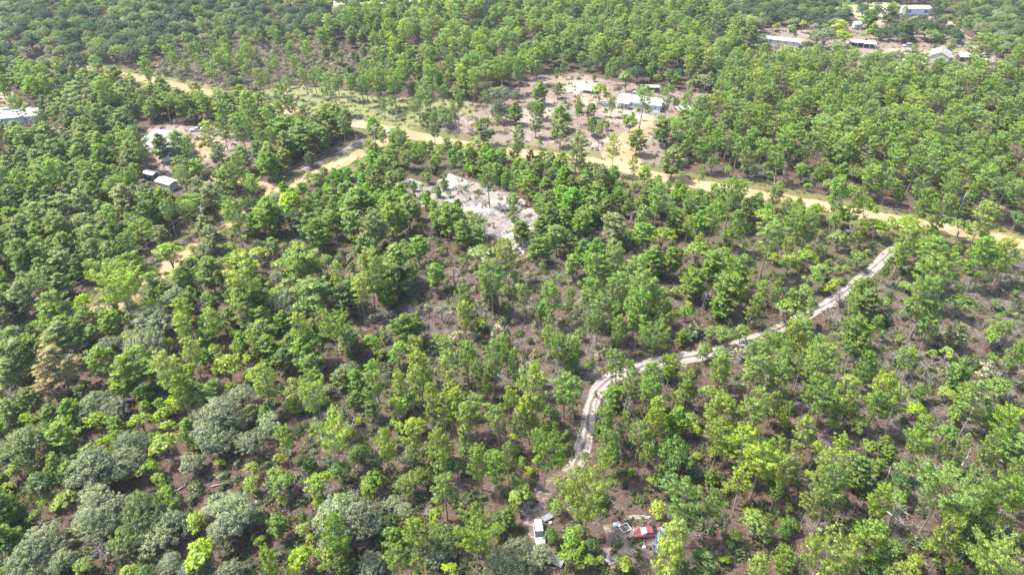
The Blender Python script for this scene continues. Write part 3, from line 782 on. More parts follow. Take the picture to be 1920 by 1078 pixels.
def pine(r, w=6.0, h=14.0, base=.45, spread=False, nb=34):
    s = Soup()
    lean = r.normal(0, .25, 2)
    zz = np.linspace(0, 1, 8)
    tr = np.stack([lean[0] * zz ** 2 + .12 * np.sin(zz * 5 + r.random() * 6), lean[1] * zz ** 2 + .12 * np.cos(zz * 4), zz * h * .97], 1)
    s.tube(tr, .17 * (1 - zz * .8) + .02, 0, 6)
    C, Rd = [], []
    for i in range(nb):
        t = (i + r.random()) / nb
        t = t if not spread else t ** .8
        z = h * (base + (1 - base) * t * .97)
        k = z / (h * .97)
        c0 = np.array([np.interp(k, zz, tr[:, 0]), np.interp(k, zz, tr[:, 1]), z])
        prof = (math.sin(math.pi * min(1, .18 + t * .80)) ** .7) if not spread else (.45 + .75 * math.sin(math.pi * min(1, .05 + t * .86)) ** .8 if t < .93 else .35)
        L = w / 2 * prof * r.uniform(.62, 1.08)
        if r.random() < .10: L *= .45
        a = i * 2.4 + r.normal(0, .5)
        up = r.uniform(.05, .5) + .5 * t
        dr = np.array([math.cos(a), math.sin(a), 0])
        q = np.linspace(0, 1, 4)
        bp = c0 + dr * (L * q)[:, None] + np.array([0, 0, 1]) * (L * up * (q ** 1.6))[:, None]
        s.tube(bp, .055 * (1 - q * .75) * (1.5 if spread else 1), 0, 3)
        m = 2 + int(L * (1.5 if not spread else 1.35))
        for j in range(m):
            f = 1 - (j / m) * .62
            pt = c0 + dr * L * f + np.array([0, 0, L * up * f ** 1.6])
            side = np.array([-dr[1], dr[0], 0]) * r.normal(0, .34) * (1 + L * .22) * (1.0 if j else .4)
            C.append(pt + side + np.array([0, 0, r.uniform(0, .28)])); Rd.append(r.uniform(.36, .58) * (w / 6) ** .35)
    C.append(np.array([tr[-1, 0], tr[-1, 1], h])); Rd.append(.5)
    C = np.array(C)
    s.leaves(C, np.array(Rd), 38, .25, r, 1, flat=.74, low=-.15, spiky=.65, crown_c=(0, 0, h * (base + .25)), cw=.22, tintvar=.24)
    if spread or r.random() < .5:
        for i in range(3 + 3 * spread):     # bare dead lower limbs
            a = r.random() * 6.28; z = h * r.uniform(base * .72, base + .05); L = r.uniform(.8, 1.8)
            s.tube([(tr[3, 0], tr[3, 1], z), (math.cos(a) * L * .6, math.sin(a) * L * .6, z + .1), (math.cos(a) * L, math.sin(a) * L, z + r.uniform(-.3, .5))], [.05, .035, .015], 0, 3)
    return s
def sandpine(r, w=5.0, h=9.0, base=.10, nb=64):
    s = Soup()
    lean = r.normal(0, .2, 2)
    zz = np.linspace(0, 1, 6)
    tr = np.stack([lean[0] * zz ** 2, lean[1] * zz ** 2, zz * h * .95], 1)
    s.tube(tr, .14 * (1 - zz * .85) + .015, 0, 6)
    C, Rd = [], []
    sh = r.uniform(.75, 1.25)
    for i in range(nb):
        t = (i + r.random()) / nb
        z = h * (base + (1 - base) * t * .96)
        prof = (1 - t ** 2.3) ** (.75 * sh) * min(1, .60 + t * 1.8) * r.uniform(.8, 1.1) + .05
        L = w / 2 * prof * r.uniform(.7, 1.12)
        a = i * 2.4 + r.normal(0, 1.1)
        dr = np.array([math.cos(a), math.sin(a), 0])
        up = r.uniform(.1, .85)
        c0 = np.array([lean[0] * (z / h) ** 2, lean[1] * (z / h) ** 2, z])
        if L > .5: s.tube([c0, c0 + dr * L * .9 + np.array([0, 0, L * up * .8])], [.035, .01], 0, 3)
        m = 2 + int(L * 2.0)
        for j in range(m):
            f = 1 - (j / m) * .7
            C.append(c0 + dr * L * f + np.array([-dr[1], dr[0], 0]) * r.normal(0, .2) * (.4 + j) * .6 + np.array([0, 0, L * up * f])); Rd.append(r.uniform(.30, .46))
    s.leaves(np.array(C), np.array(Rd), 25, .28, r, 1, flat=.62, low=-.3, spiky=.75, crown_c=(0, 0, h * .35), cw=.35, tintvar=.2)
    return s
def broad(r, w=8.0, h=7.0, lobes=9, n_cl=210, trunk_r=.22, leaf=.30, nleaf=15, open_=.0, base=.3, cr=.62):
    s = Soup()
    Lc, Lr = [], []
    for i in range(lobes):
        a = i * 2.4 + r.normal(0, .4)
        q = math.sqrt((i + .3) / lobes)
        d = q * w / 2 * .68
        rad = w * r.uniform(.17, .26) * (1.15 - .3 * q)
        Lc.append([math.cos(a) * d, math.sin(a) * d, h * (.80 - .30 * q ** 2) - rad * .25 + r.normal(0, .04) * h]); Lr.append(rad)
    Lc = np.array(Lc); Lr = np.array(Lr)
    top = (0, 0, h * base)
    for c, rr in zip(Lc, Lr):
        mid = np.array([c[0] * .35, c[1] * .35, h * (base + .12)])
        s.tube([np.array([0, 0, h * base * .6]), mid, c * .9 + np.array([0, 0, -.1])], [trunk_r * .6, trunk_r * .35, .03], 0, 4)
    s.tube([(0, 0, 0), (r.normal(0, .1), r.normal(0, .1), h * base * .7), (0, 0, h * (base + .1))], [trunk_r * 1.2, trunk_r, trunk_r * .7], 0, 6)
    pk = r.choice(lobes, n_cl, p=Lr ** 2 / np.sum(Lr ** 2))
    d = unit(r.normal(size=(n_cl, 3)))
    d[:, 2] = np.where(d[:, 2] < -.35, -d[:, 2] * .8, d[:, 2]); d = unit(d)
    C = Lc[pk] + d * Lr[pk][:, None] * r.uniform(.55, 1.06, (n_cl, 1)) * np.array([1, 1, .85])
    C[:, 2] = np.maximum(C[:, 2], .35)
    keep = r.random(n_cl) > open_
    C = C[keep]
    s.leaves(C, r.uniform(cr * .6, cr, len(C)), nleaf, leaf, r, 1, flat=.68, low=-.3, spiky=.12, crown_c=(0, 0, h * .35), cw=.5, tintvar=.18, aspect=1.0)
    return s
def deadtree(r, h=7.0, w=4.0, n=9):
    s = Soup()
    def grow(p, d, L, rad, lev):
        q = np.linspace(0, 1, 3)
        e = p + d * L + r.normal(0, .10 * L, 3)
        mid = (p + e) / 2 + r.normal(0, .06 * L, 3)
        s.tube([p, mid, e], [rad, rad * .75, rad * .5], 0, 4 if lev < 2 else 3)
        if lev >= 3: return
        for i in range(4 if lev else n):
            f = r.uniform(.35 if lev == 0 else .25, 1)
            st = p + (e - p) * f
            nd_ = unit(d * (.5 if lev else .35) + r.normal(0, .62, 3) + np.array([0, 0, .22]))
            grow(st, nd_, L * r.uniform(.32, .55) * (.8 if lev == 0 else 1), rad * .5, lev + 1)
    grow(np.zeros(3), unit(np.array([r.normal(0, .10), r.normal(0, .10), 1])), h * .72, .13, 0)
    return s
def shrub(r, w=2.4, h=1.7, n_cl=26, leaf=.24, twig=6):
    s = Soup()
    for i in range(twig):
        a = r.random() * 6.28
        s.tube([(0, 0, 0), (math.cos(a) * w * .42, math.sin(a) * w * .42, h * r.uniform(.7, 1.1))], [.03, .008], 0, 3)
    d = unit(r.normal(size=(n_cl, 3))); d[:, 2] = abs(d[:, 2])
    C = d * np.array([w / 2, w / 2, h]) * r.uniform(.25, .85, (n_cl, 1)); C[:, 2] += .1
    s.leaves(C, r.uniform(.22, .42, n_cl), 15, leaf, r, 1, flat=.8, spiky=.3, crown_c=(0, 0, 0), cw=.5, tintvar=.22)
    return s

def R_(k): return np.random.default_rng(1000 + k)
SH = {   # kind: (object name, category, nominal width, nominal height, list of shapes, bark, leaf material)
    'P': ("tufted_pine", "pine tree", 6.0, 14.0, [pine(R_(i), base=b, nb=n) for i, (b, n) in enumerate([(.36, 38), (.44, 32), (.30, 44), (.40, 36), (.50, 28), (.34, 40), (.46, 28)])], 'bark', 'needle'),
    'Q': ("spreading_pine", "pine tree", 10.0, 15.0, [pine(R_(20 + i), w=10, h=15, base=b, spread=True, nb=n) for i, (b, n) in enumerate([(.55, 44), (.5, 52), (.6, 38)])], 'bark', 'needle'),
    'S': ("sand_pine", "conifer", 5.0, 9.0, [sandpine(R_(30 + i), base=b, nb=n) for i, (b, n) in enumerate([(.10, 64), (.16, 56), (.08, 72), (.22, 50), (.12, 60), (.28, 46)])], 'bark', 'needle'),
    'O': ("live_oak", "oak tree", 9.0, 7.0, [broad(R_(50 + i), w=9, h=7, lobes=l, n_cl=n, open_=o, nleaf=26, leaf=.27, cr=.66) for i, (l, n, o) in enumerate([(11, 330, .05), (9, 280, .12), (13, 360, .05), (8, 260, .2), (10, 300, .1)])], 'greybark', 'leaf'),
    'T': ("turkey_oak", "small tree", 4.5, 5.5, [broad(R_(60 + i), w=4.5, h=5.5, lobes=l, n_cl=n, open_=o, trunk_r=.11, nleaf=16, leaf=.31, base=b, cr=.5) for i, (l, n, o, b) in enumerate([(6, 100, .05, .25), (7, 110, .15, .3), (5, 85, .1, .2), (8, 120, .1, .35), (6, 90, .25, .3)])], 'greybark', 'leaf'),
    'U': ("scrub_bush", "bush", 2.4, 1.7, [shrub(R_(70 + i), w=2.4, h=hh) for i, hh in enumerate((1.7, 2.0, 1.4, 1.8))], 'greybark', 'leaf'),
    'D': ("dead_tree", "dead tree", 4.0, 6.0, [deadtree(R_(80 + i), h=hh, n=n) for i, (hh, n) in enumerate([(6, 9), (6.5, 12), (5, 14), (7, 8), (4.5, 16)])], 'dead', 'leaf'),
}
GAIN = 1.32
COLR = {
    'Py': (.190, .262, .040), 'Pg': (.140, .222, .044), 'Pd': (.080, .130, .030),
    'Sy': (.130, .255, .030), 'Sg': (.138, .212, .046), 'Sd': (.098, .155, .042), 'Sb': (.162, .206, .088), 'Sr': (.26, .235, .15),
    'Ob': (.158, .190, .130), 'Og': (.110, .158, .050), 'Od': (.050, .084, .038), 'Oy': (.13, .18, .05),
    'Ty': (.190, .265, .026), 'Tg': (.128, .205, .036), 'Td': (.068, .128, .030), 'Tb': (.13, .17, .10),
    'Uy': (.150, .190, .045), 'Ug': (.085, .115, .045), 'Ud': (.050, .080, .035), 'Uk': (.22, .22, .15), 'Ub': (.12, .15, .09),
    'Dk': (1, 1, 1), 'Dg': (1, 1, 1),
}
for k in 'yg': COLR['Q' + k] = COLR['P' + k]
for k in COLR:
    if k[0] != 'D': COLR[k] = tuple(min(.5, v * GAIN * g_) for v, g_ in zip(COLR[k], (1.02, 1.02, 1.0)))
WHOLE, TRUNK, CROWN = {}, {}, {}
for k, (nm, cat, w0, h0, shp, bark, leaf) in SH.items():
    ms = [M[bark], M[leaf]]
    WHOLE[k] = [s.mesh(nm, ms) for s in shp]
    if k == 'D': continue
    TRUNK[k] = [s.mesh("trunk", [M[bark]], 0) for s in shp]
    CROWN[k] = [s.mesh("crown", [M[leaf]], 1) for s in shp]
SPAN = {}
for k in SH:
    L = []
    for me in WHOLE[k]:
        a = np.empty(len(me.vertices) * 3, np.float32); me.vertices.foreach_get("co", a); a = a.reshape(-1, 3)
        L.append(max(.5, np.percentile(np.hypot(a[:, 0], a[:, 1]), 96) * 2))
    SPAN[k] = L
# ---------------------------------------------------------------- trees read off the photograph: tile origin, tile scale, "kind x y crown width"
TILES = [
((0, 808), 3.992, "Og 200 130 420,Tg 130 290 150,Sg 480 60 230,Td 330 390 250,Ob 520 190 180,Dk 690 110 110,Ob 980 100 250,Ob 700 290 380,Ob 900 260 340,Ty 790 80 110,Ty 1250 100 240,Ob 1430 250 200,Ty 1500 210 90,Tg 1110 280 170,Ty 1190 370 130,Tg 1250 470 160,Ty 1290 540 100,Ug 1460 410 140,Ug 1440 500 120,Ty 1640 240 90,Ty 1890 290 130,Tg 1880 400 150,Sd 50 560 220,Ty 350 530 130,Ty 490 530 200,Tg 260 640 120,Dk 320 690 150,Sg 60 790 190,Td 40 880 160,Ob 720 500 270,Ob 820 560 220,Ob 700 700 330,Ob 330 830 300,Ob 230 960 330,Ob 470 990 240,Tg 640 1010 160,Dk 740 880 180,Og 1060 620 360,Ob 1280 680 260,Ob 1180 800 300,Og 930 830 260,Ty 1440 690 170,Ty 1530 620 100,Ob 1740 620 400,Ob 1700 760 300,Ty 1510 930 280,Ob 1290 1000 220,Ob 1450 1060 250,Ob 1720 1060 230,Ty 960 1050 130,Ug 1110 960 200,Ty 1890 660 80,Ty 1900 800 60,Tg 30 1050 90,Og 1080 1070 160,Ob 1600 40 330,Ob 1870 90 240"),
((480, 808), 3.992, "Pg 220 90 160,Qy 560 90 280,Tg 150 370 240,Ty 200 520 90,Sg 410 270 110,Ty 480 400 220,Ty 470 530 100,Td 640 300 170,Og 780 170 200,Td 880 250 130,Tg 870 410 230,Py 970 90 160,Py 1180 60 170,Py 1340 120 180,Py 1370 240 130,Og 1180 380 260,Ob 1150 220 140,Ob 1010 550 180,Ob 1100 600 160,Td 1500 260 170,Pg 1420 450 200,Pg 1680 230 190,Pg 1800 280 170,Pg 1890 200 140,Ug 1600 490 180,Ob 640 640 400,Ob 790 660 340,Dk 720 450 100,Pg 600 780 240,Sg 170 730 160,Ty 30 820 90,Py 100 970 150,Ty 340 960 220,Tg 530 940 200,Sd 630 1010 180,Td 1000 680 140,Tg 1000 800 180,Py 1200 770 190,Ty 1350 640 140,Og 1390 800 280,Dk 1270 600 110,Qy 1650 780 340,Tg 1540 620 90,Ob 860 1010 230,Py 1040 990 190,Py 1190 1020 150,Ty 1440 1040 140,Sg 1860 660 150,Ob 1860 1000 300,Ud 1120 890 200,Sg 30 650 110,Td 1560 130 160,Ob 1380 940 200"),
((960, 808), 3.992, "Qg 250 175 290,Sg 20 150 90,Pg 700 110 200,Pg 760 200 140,Pg 950 60 170,Py 1000 200 120,Td 1180 130 280,Dk 1100 220 140,Td 1180 400 200,Ud 1330 330 150,Ty 900 310 70,Ty 1060 360 110,Tg 1130 310 120,Py 1560 60 200,Ty 1500 160 90,Py 1730 130 240,Py 1850 260 250,Ty 1610 420 100,Qy 570 490 480,Tg 330 570 130,Ty 60 490 200,Tg 30 380 150,Pg 1290 570 300,Pg 1480 580 180,Ty 1090 590 150,Py 1200 830 250,Py 1190 960 270,Tg 450 830 200,Tg 440 950 180,Tg 570 990 150,Td 590 860 130,Td 300 790 130,Tg 520 750 120,Ob 60 880 220,Ob 220 930 200,Ob 60 1010 240,Ty 665 960 70,Ty 840 990 150,Sd 1420 1000 200,Ty 1590 960 90,Py 1830 1010 160,Tg 1830 700 220,Ty 1790 640 150,Tg 1870 770 150,Tg 1630 850 80,Ug 1700 900 160,Ug 1450 700 150,Ty 1130 1060 130,Td 1260 1040 150,Ud 1420 330 130,Sg 1500 350 120,Td 1250 250 220"),
((1440, 808), 3.992, "Py 50 150 170,Py 290 60 200,Ug 130 60 150,Py 170 290 170,Py 520 150 140,Dk 330 180 180,Py 480 290 250,Pg 480 430 280,Py 290 540 170,Sg 680 300 220,Sg 650 370 150,Py 60 470 90,Sg 30 380 160,Py 830 530 170,Tg 1020 290 180,Td 1000 400 200,Pg 1110 120 200,Py 1190 110 110,Py 1330 140 110,Py 1460 130 120,Sg 1390 280 110,Sg 1540 340 120,Sg 1850 130 260,Pg 1690 130 180,Py 1900 300 140,Qg 1300 450 420,Pg 1740 500 300,Pg 1880 450 200,Sg 1560 660 240,Py 1350 820 260,Pg 720 830 250,Tg 820 730 180,Tg 960 880 150,Td 850 980 260,Qy 370 950 380,Td 150 680 150,Py 10 730 80,Td 140 960 130,Sd 700 1000 120,Ty 1100 990 160,Tg 1230 880 120,Qy 1700 1000 380,Tg 1580 900 120,Ty 1380 1030 150,Pg 630 1030 80,Dk 960 620 180,Ug 1150 830 150,Ug 500 1000 130,Ud 380 780 90,Td 120 760 120,Ty 830 400 70"),
((0, 538), 3.992, "Sg 60 60 160,Sg 400 160 190,Sg 400 260 220,Sb 120 440 200,Sg 100 350 110,Sg 270 470 180,Sb 470 410 260,Sg 500 350 220,Ty 620 120 170,Qy 920 50 300,Sg 650 280 190,Sg 840 280 180,Sg 980 260 110,Ob 1310 80 200,Dk 1510 90 120,Ob 1150 270 330,Ob 1090 440 360,Sb 1140 220 120,Py 1380 190 150,Py 1390 320 150,Ty 1250 420 110,Sg 1580 150 140,Sg 1560 290 160,Py 1620 260 130,Sg 1820 100 220,Sg 1840 220 180,Sg 1730 340 70,Py 1890 420 100,Ob 820 440 190,Dk 660 530 170,Sg 780 580 230,Sg 1010 640 300,Sd 1060 820 150,Sb 90 560 280,Sb 80 650 220,Sr 420 630 280,Sr 400 780 200,Sg 200 540 130,Sg 220 860 180,Sd 380 970 170,Sg 60 950 180,Sg 600 800 120,Sg 890 810 110,Py 1300 660 250,Py 1450 520 160,Ty 1620 480 130,Ty 1700 600 220,Ty 1300 870 150,Py 1360 800 160,Sg 1500 860 200,Ty 1580 740 120,Ob 700 890 260,Ob 850 920 240,Ty 740 1000 180,Ty 1050 1000 160,Ty 1210 970 150,Tg 470 1050 170,Ob 1800 820 230,Ob 1650 980 380,Ty 1880 670 130,Sb 1880 960 150,Dk 80 780 140,Ty 1850 540 100,Sg 1220 50 120,Sg 1430 60 100,Ty 1260 1040 120"),
((480, 538), 3.992, "Sg 30 80 150,Sg 50 240 160,Sg 60 380 200,Sg 90 470 190,Ob 220 110 280,Sg 430 100 300,Ob 280 190 200,Sd 680 110 200,Sg 710 60 170,Py 790 40 150,Sg 960 60 180,Qg 570 330 230,Py 350 330 180,Sy 370 480 230,Sg 430 600 170,Sg 690 370 170,Sb 700 440 190,Tg 850 420 150,Sg 1080 340 220,Sg 1150 310 180,Tg 1060 480 200,Tg 920 490 120,Py 1200 510 160,Py 1230 620 190,Py 1220 720 180,Tg 1350 390 110,Py 1450 620 170,Pg 1440 510 160,Pg 1580 520 160,Pg 1560 100 170,Sb 1750 80 150,Py 1560 200 130,Uk 1800 340 190,Ug 1650 300 160,Uk 1500 380 180,Ty 1700 270 120,Ug 1850 230 140,Pg 1780 540 170,Pg 1880 480 130,Pg 1660 650 130,Pg 1740 720 100,Pg 900 670 150,Pg 890 780 180,Sy 750 700 160,Sg 760 840 130,Sg 640 690 140,Py 1080 730 130,Tg 1100 880 190,Tg 1160 860 120,Py 60 720 190,Sg 430 700 140,Qy 460 840 220,Sg 290 900 110,Td 70 940 150,Ob 90 1020 230,Py 1310 870 150,Py 1410 900 150,Py 1510 900 180,Pg 1640 930 160,Py 1560 1020 170,Pg 1820 1000 170,Py 1890 850 100,Ty 1050 1040 120,Ty 1190 1040 170,Py 580 1030 150,Sd 870 930 130,Ug 650 940 110,Dk 970 190 110,Dk 770 150 80,Dk 1280 140 90,Dk 1180 200 150,Uk 860 240 110,Ud 1320 470 130,Ug 990 600 110,Ty 260 770 110,Sd 200 560 170,Dk 1400 190 120"),
((960, 538), 3.992, "Pg 20 80 80,Pg 105 90 110,Ug 50 340 90,Pg 310 80 150,Pg 430 100 90,Sy 220 180 90,Pg 290 290 130,Pg 290 390 120,Pg 580 90 180,Pg 650 180 180,Pg 590 290 130,Pg 760 220 140,Pg 790 320 120,Pg 800 40 200,Pg 960 50 280,Pg 960 160 250,Pg 1110 140 150,Pg 1000 250 120,Sg 1640 60 260,Dk 1440 70 120,Sg 1580 140 180,Tg 1300 190 130,Ug 1370 330 180,Sg 1270 380 100,Qg 1060 420 260,Tg 1500 350 130,Tg 1620 370 160,Tg 1720 340 130,Tg 1440 480 130,Tg 1330 30 150,Pg 350 450 130,Pg 460 470 130,Sg 450 570 130,Pg 20 550 100,Tg 50 700 110,Dk 170 560 170,Dk 40 390 120,Pg 800 600 170,Tg 880 570 90,Sg 1150 570 100,Pg 860 760 150,Pg 1060 690 170,Pg 1040 800 180,Sg 1170 660 100,Pg 1310 740 150,Tg 1270 820 130,Pg 1560 570 140,Pg 1570 640 160,Pg 1850 520 190,Pg 1800 640 200,Py 1900 440 110,Tg 1480 810 170,Tg 1560 830 110,Sy 745 830 150,Pg 720 960 150,Pg 690 1020 180,Pg 840 1040 120,Py 1100 960 150,Sy 1230 1020 200,Py 1040 1030 180,Py 1560 960 230,Py 1770 1000 230,Py 1870 890 170,Py 170 830 300,Py 130 950 200,Td 300 950 150,Pg 400 770 180,Pg 470 820 180,Pg 60 1040 140,Ty 290 1070 170,Ug 1300 930 130,Dk 880 880 130,Uk 1700 470 160"),
((1440, 538), 3.992, "Pg 60 60 110,Tg 170 170 210,Tg 120 120 90,Tg 270 40 140,Tg 240 280 180,Pg 200 390 190,Py 290 430 120,Sg 700 60 200,Sg 730 130 200,Tg 870 110 110,Dk 560 60 130,Pg 1180 90 260,Pg 1130 200 180,Pg 1230 250 170,Tg 1430 120 200,Tg 1050 130 90,Sg 640 350 210,Sg 700 420 140,Td 600 480 130,Tg 685 490 70,Sb 1410 370 160,Tg 1720 320 170,Tg 1650 370 150,Pg 1850 530 150,Sg 1880 480 100,Pg 80 570 170,Pg 90 680 190,Pg 390 500 200,Py 400 600 230,Pg 340 680 200,Py 130 500 120,Td 740 690 130,Ug 590 640 120,Sy 1420 680 190,Ty 1340 800 120,Dk 1200 570 170,Dk 1240 700 120,Dk 960 480 100,Ug 820 600 150,Ug 1080 560 110,Ty 1340 500 110,Ty 1080 490 80,Ug 1550 560 200,Uk 1660 620 200,Pg 350 800 200,Pg 420 880 220,Py 600 820 200,Py 850 810 240,Pg 820 920 180,Tg 650 1000 200,Ty 1100 920 150,Td 1150 800 160,Ty 60 960 200,Py 30 880 120,Pg 140 960 120,Pg 1560 870 220,Dk 1670 880 120,Tg 1750 760 200,Sg 1700 1000 180,Py 1790 1020 170,Tg 1380 960 150,Tg 1180 1000 120,Ty 1890 950 100,Ty 30 370 90,Ty 480 1030 100,Ud 880 230 150,Tg 840 340 60,Tg 990 390 80"),
((0, 360), 2.994, "Sg 90 350 130,Sg 210 250 120,Sb 320 190 130,Sg 480 190 110,Sd 60 50 140,Sd 200 60 140,Sb 360 100 140,Sg 520 30 120,Sg 580 120 110,Sb 700 60 180,Sg 830 90 130,Sg 930 60 130,Sg 1050 80 100,Sb 1200 50 150,Sg 370 310 130,Sb 270 340 110,Sg 760 200 130,Sd 850 150 150,Sg 740 170 80,Sg 250 440 130,Sg 140 520 110,Sg 530 450 110,Sd 470 340 90,Sd 620 250 110,Tg 640 350 70,Py 660 500 190,Sg 760 440 150,Ty 950 350 150,Ty 1000 480 120,Sb 1150 200 110,Sb 1200 260 120,Pg 1330 160 140,Ty 850 470 120,Sg 1180 470 180,Sg 1090 420 100,Ty 1350 360 100,Ty 1450 350 110,Sg 1310 400 90,Py 1370 500 230,Sg 1680 430 260,Sg 1780 250 150,Sg 1740 210 130,Sg 1880 180 120,Ty 1620 60 150,Sg 1500 140 170,Ob 1560 40 110,Sg 1420 180 100,Py 1890 470 90"),
((640, 360), 2.994, "Sg 90 60 180,Ty 100 50 170,Sg 260 80 130,Sg 280 160 150,Sg 380 120 150,Sb 180 220 160,Sg 60 180 130,Sg 600 170 150,Sg 560 130 90,Sg 650 90 70,Tg 750 180 140,Dk 800 200 90,Dk 490 220 100,Pg 970 100 110,Sg 1010 230 110,Pg 828 -60 110,Sg 680 230 120,Sg 760 250 100,Sy 430 330 130,Sg 320 420 180,Tg 810 350 190,Py 940 360 130,Sg 150 330 130,Sg 300 470 250,Py 160 450 180,Sg 210 500 140,Sg 530 490 120,Dk 630 430 110,Sy 1290 60 130,Sy 1230 30 100,Sg 1160 60 90,Sg 1170 150 120,Sg 1120 220 120,Sg 1250 170 110,Sg 1350 200 130,Sb 1520 200 170,Dk 1620 130 70,Tg 1690 120 100,Sy 1690 250 120,Pg 1780 50 130,Sg 1880 170 130,Ty 1800 250 150,Sy 1420 370 150,Sy 1370 330 100,Sg 1520 350 120,Pg 1540 420 160,Pg 1660 480 160,Sg 1750 390 150,Sg 1850 400 130,Sg 1210 280 130,Sg 1290 300 100,Sg 1300 420 110,Sg 1120 330 120,Tg 970 480 80,Pg 850 500 170,Pg 1450 470 150,Sy 1480 60 90,Sg 1400 90 100,Sg 1430 20 110"),
((1280, 360), 2.994, "Sg 60 100 130,Pg 170 150 130,Pg 270 30 150,Pg 300 190 120,Tg 470 150 150,Pg 620 200 130,Pg 700 210 130,Pg 480 290 170,Tg 80 330 150,Sg 180 420 150,Sg 290 480 180,Tg 240 350 90,Sg 70 520 150,Ty 600 390 120,Tg 690 370 130,Pg 880 20 130,Tg 880 260 120,Dk 950 190 100,Tg 870 150 140,Tg 1090 200 120,Tg 990 370 110,Tg 1040 90 130,Pg 960 70 120,Tg 1240 190 170,Pg 1245 285 150,Tg 1205 335 100,Py 1290 250 120,Pg 1350 60 120,Pg 1450 110 130,Py 1680 150 180,Tg 1560 200 110,Tg 1390 230 100,Tg 1220 400 80,Pg 1400 370 200,Pg 1390 450 170,Pg 1500 450 130,Sg 1300 440 90,Pg 1680 370 160,Py 1820 360 130,Sg 1650 340 90,Tg 730 490 120,Tg 780 440 100,Td 540 560 90,Td 1880 150 110,Tg 740 110 110"),
((640, 0), 2.994, "Pg 205 470 110,Pg 295 470 120,Pg 110 490 70,Pg 500 520 110,Ob 890 540 160,Od 880 630 110,Sg 1110 520 90,Sg 1215 510 60,Ud 1060 590 90,Tg 1450 515 100,Sg 1115 620 70,Sg 970 640 90,Pg 1330 600 50,Sg 1400 620 60,Sg 1410 710 80,Sg 1240 660 120,Sg 1230 750 110,Pg 1690 580 120,Tg 1620 690 80,Sg 1660 800 110,Py 1530 850 100,Tg 1600 440 90,Pg 900 400 130,Pg 1000 390 90,Pg 1100 350 120,Pg 1180 270 90,Pg 655 590 110,Pg 520 700 90,Sb 800 740 120,Pg 990 790 90,Sb 1090 720 80,Pg 1450 740 60,Tg 1110 810 50,Pg 1320 840 150,Sb 1460 1010 110,Sg 1800 740 120,Sg 1860 920 150,Tg 1870 700 120,Pg 1830 560 100"),
((0, 0), 2.994, "Od 430 370 200,Od 1310 470 90,Pg 815 400 90,Pg 1205 420 90,Pg 1140 580 80,Pg 1245 600 130,Pg 1400 600 110,Pg 1560 560 100,Sd 570 700 130,Sd 690 710 140,Pg 580 520 130,Pg 1350 720 120,Pg 1250 720 80,Py 1170 760 110,Sg 1000 810 130,Pg 780 800 150,Sd 900 830 110,Ty 730 460 80,Pg 1850 500 120,Sb 1220 880 100,Pg 120 610 100,Sg 1600 740 200,Sg 1700 780 180,Sg 1820 700 150,Sg 1500 920 130,Sg 1360 900 120,Dk 1400 920 80"),
((1280, 0), 2.994, "Sd 1050 110 110,Sd 1260 170 110,Od 1370 160 140,Tg 1395 190 90,Sd 1160 100 80,Ty 675 140 60,Ob 625 130 70,Ob 380 130 140,Tg 1040 190 90,Ob 800 210 120,Ty 880 150 100,Ty 900 210 100,Pg 1680 270 180,Ob 130 460 110,Dk 1540 920 100,Pg 200 100 100,Ob 680 330 130"),
]
# ---------------------------------------------------------------- placing trees
RPTS = [(a, w) for a, w in ROADS]
def road_dist(x, y):
    d = 1e9
    for a, w in RPTS:
        m = np.min(np.hypot(a[:, 0] - x, a[:, 1] - y)) - w
        d = min(d, m)
    return d
TR = []      # dict(k, c, x, y, w, h, px, py, sz, v)
CELL = {}
def cell_add(t):
    CELL.setdefault((int(t['x'] // 6), int(t['y'] // 6)), []).append(t)
def near(x, y, d, f=None):
    cx, cy = int(x // 6), int(y // 6)
    for i in range(cx - 1, cx + 2):
        for j in range(cy - 1, cy + 2):
            for t in CELL.get((i, j), ()):
                if math.hypot(t['x'] - x, t['y'] - y) < d + (f or 0) * t['w'] * .5: return True
    return False
CF = {'P': .66, 'Q': .74, 'S': .50, 'O': .58, 'T': .58, 'U': .45, 'D': .6}
def height_for(k, w, r):
    if k == 'P': return min(17.5, max(8, 6 + 1.6 * w)) * r.uniform(.93, 1.07)
    if k == 'Q': return min(18, max(12, 8 + .75 * w)) * r.uniform(.95, 1.05)
    if k == 'S': return min(12, max(2.5, 1.55 * w)) * r.uniform(.92, 1.1)
    if k == 'O': return min(10, max(3.5, .85 * w)) * r.uniform(.92, 1.08)
    if k == 'T': return min(9, max(2.2, 1.3 * w)) * r.uniform(.9, 1.12)
    if k == 'U': return max(.8, .7 * w) * r.uniform(.8, 1.1)
    return min(9, max(3, 1.55 * w)) * r.uniform(.9, 1.1)
def add_tree(k, c, x, y, w, h, hand):
    px, py, zc = project(x, y, h * CF[k])
    t = dict(k=k, c=c, x=x, y=y, w=w, h=h, px=px, py=py, sz=w * FPX / zc, hand=hand, v=int(rng.integers(len(WHOLE[k]))), rz=float(rng.uniform(0, 6.283)), st=float(rng.uniform(.84, 1.19)), tx=float(rng.normal(0, .035)), ty=float(rng.normal(0, .035)))
    TR.append(t)
    cell_add(t)
for (ox, oy), sc, data in TILES:
    for e in data.split(","):
        kc, x, y, w = e.split()
        px, py, wp = ox + float(x) / sc, oy + float(y) / sc, float(w) / sc
        k = kc[0]
        hc = 5.0
        for _ in range(4):
            g = G(px, py, hc)
            zc = project(g.x, g.y, hc)[2]
            wm = wp * zc / FPX * (.92 if k == 'P' else .96 if k in 'ST' else 1.0)
            h = height_for(k, wm, np.random.default_rng(int(px * 7 + py)))
            hc = h * CF[k]
        g = G(px, py, hc)
        add_tree(k, kc[1], g.x, g.y, wm, h, True)

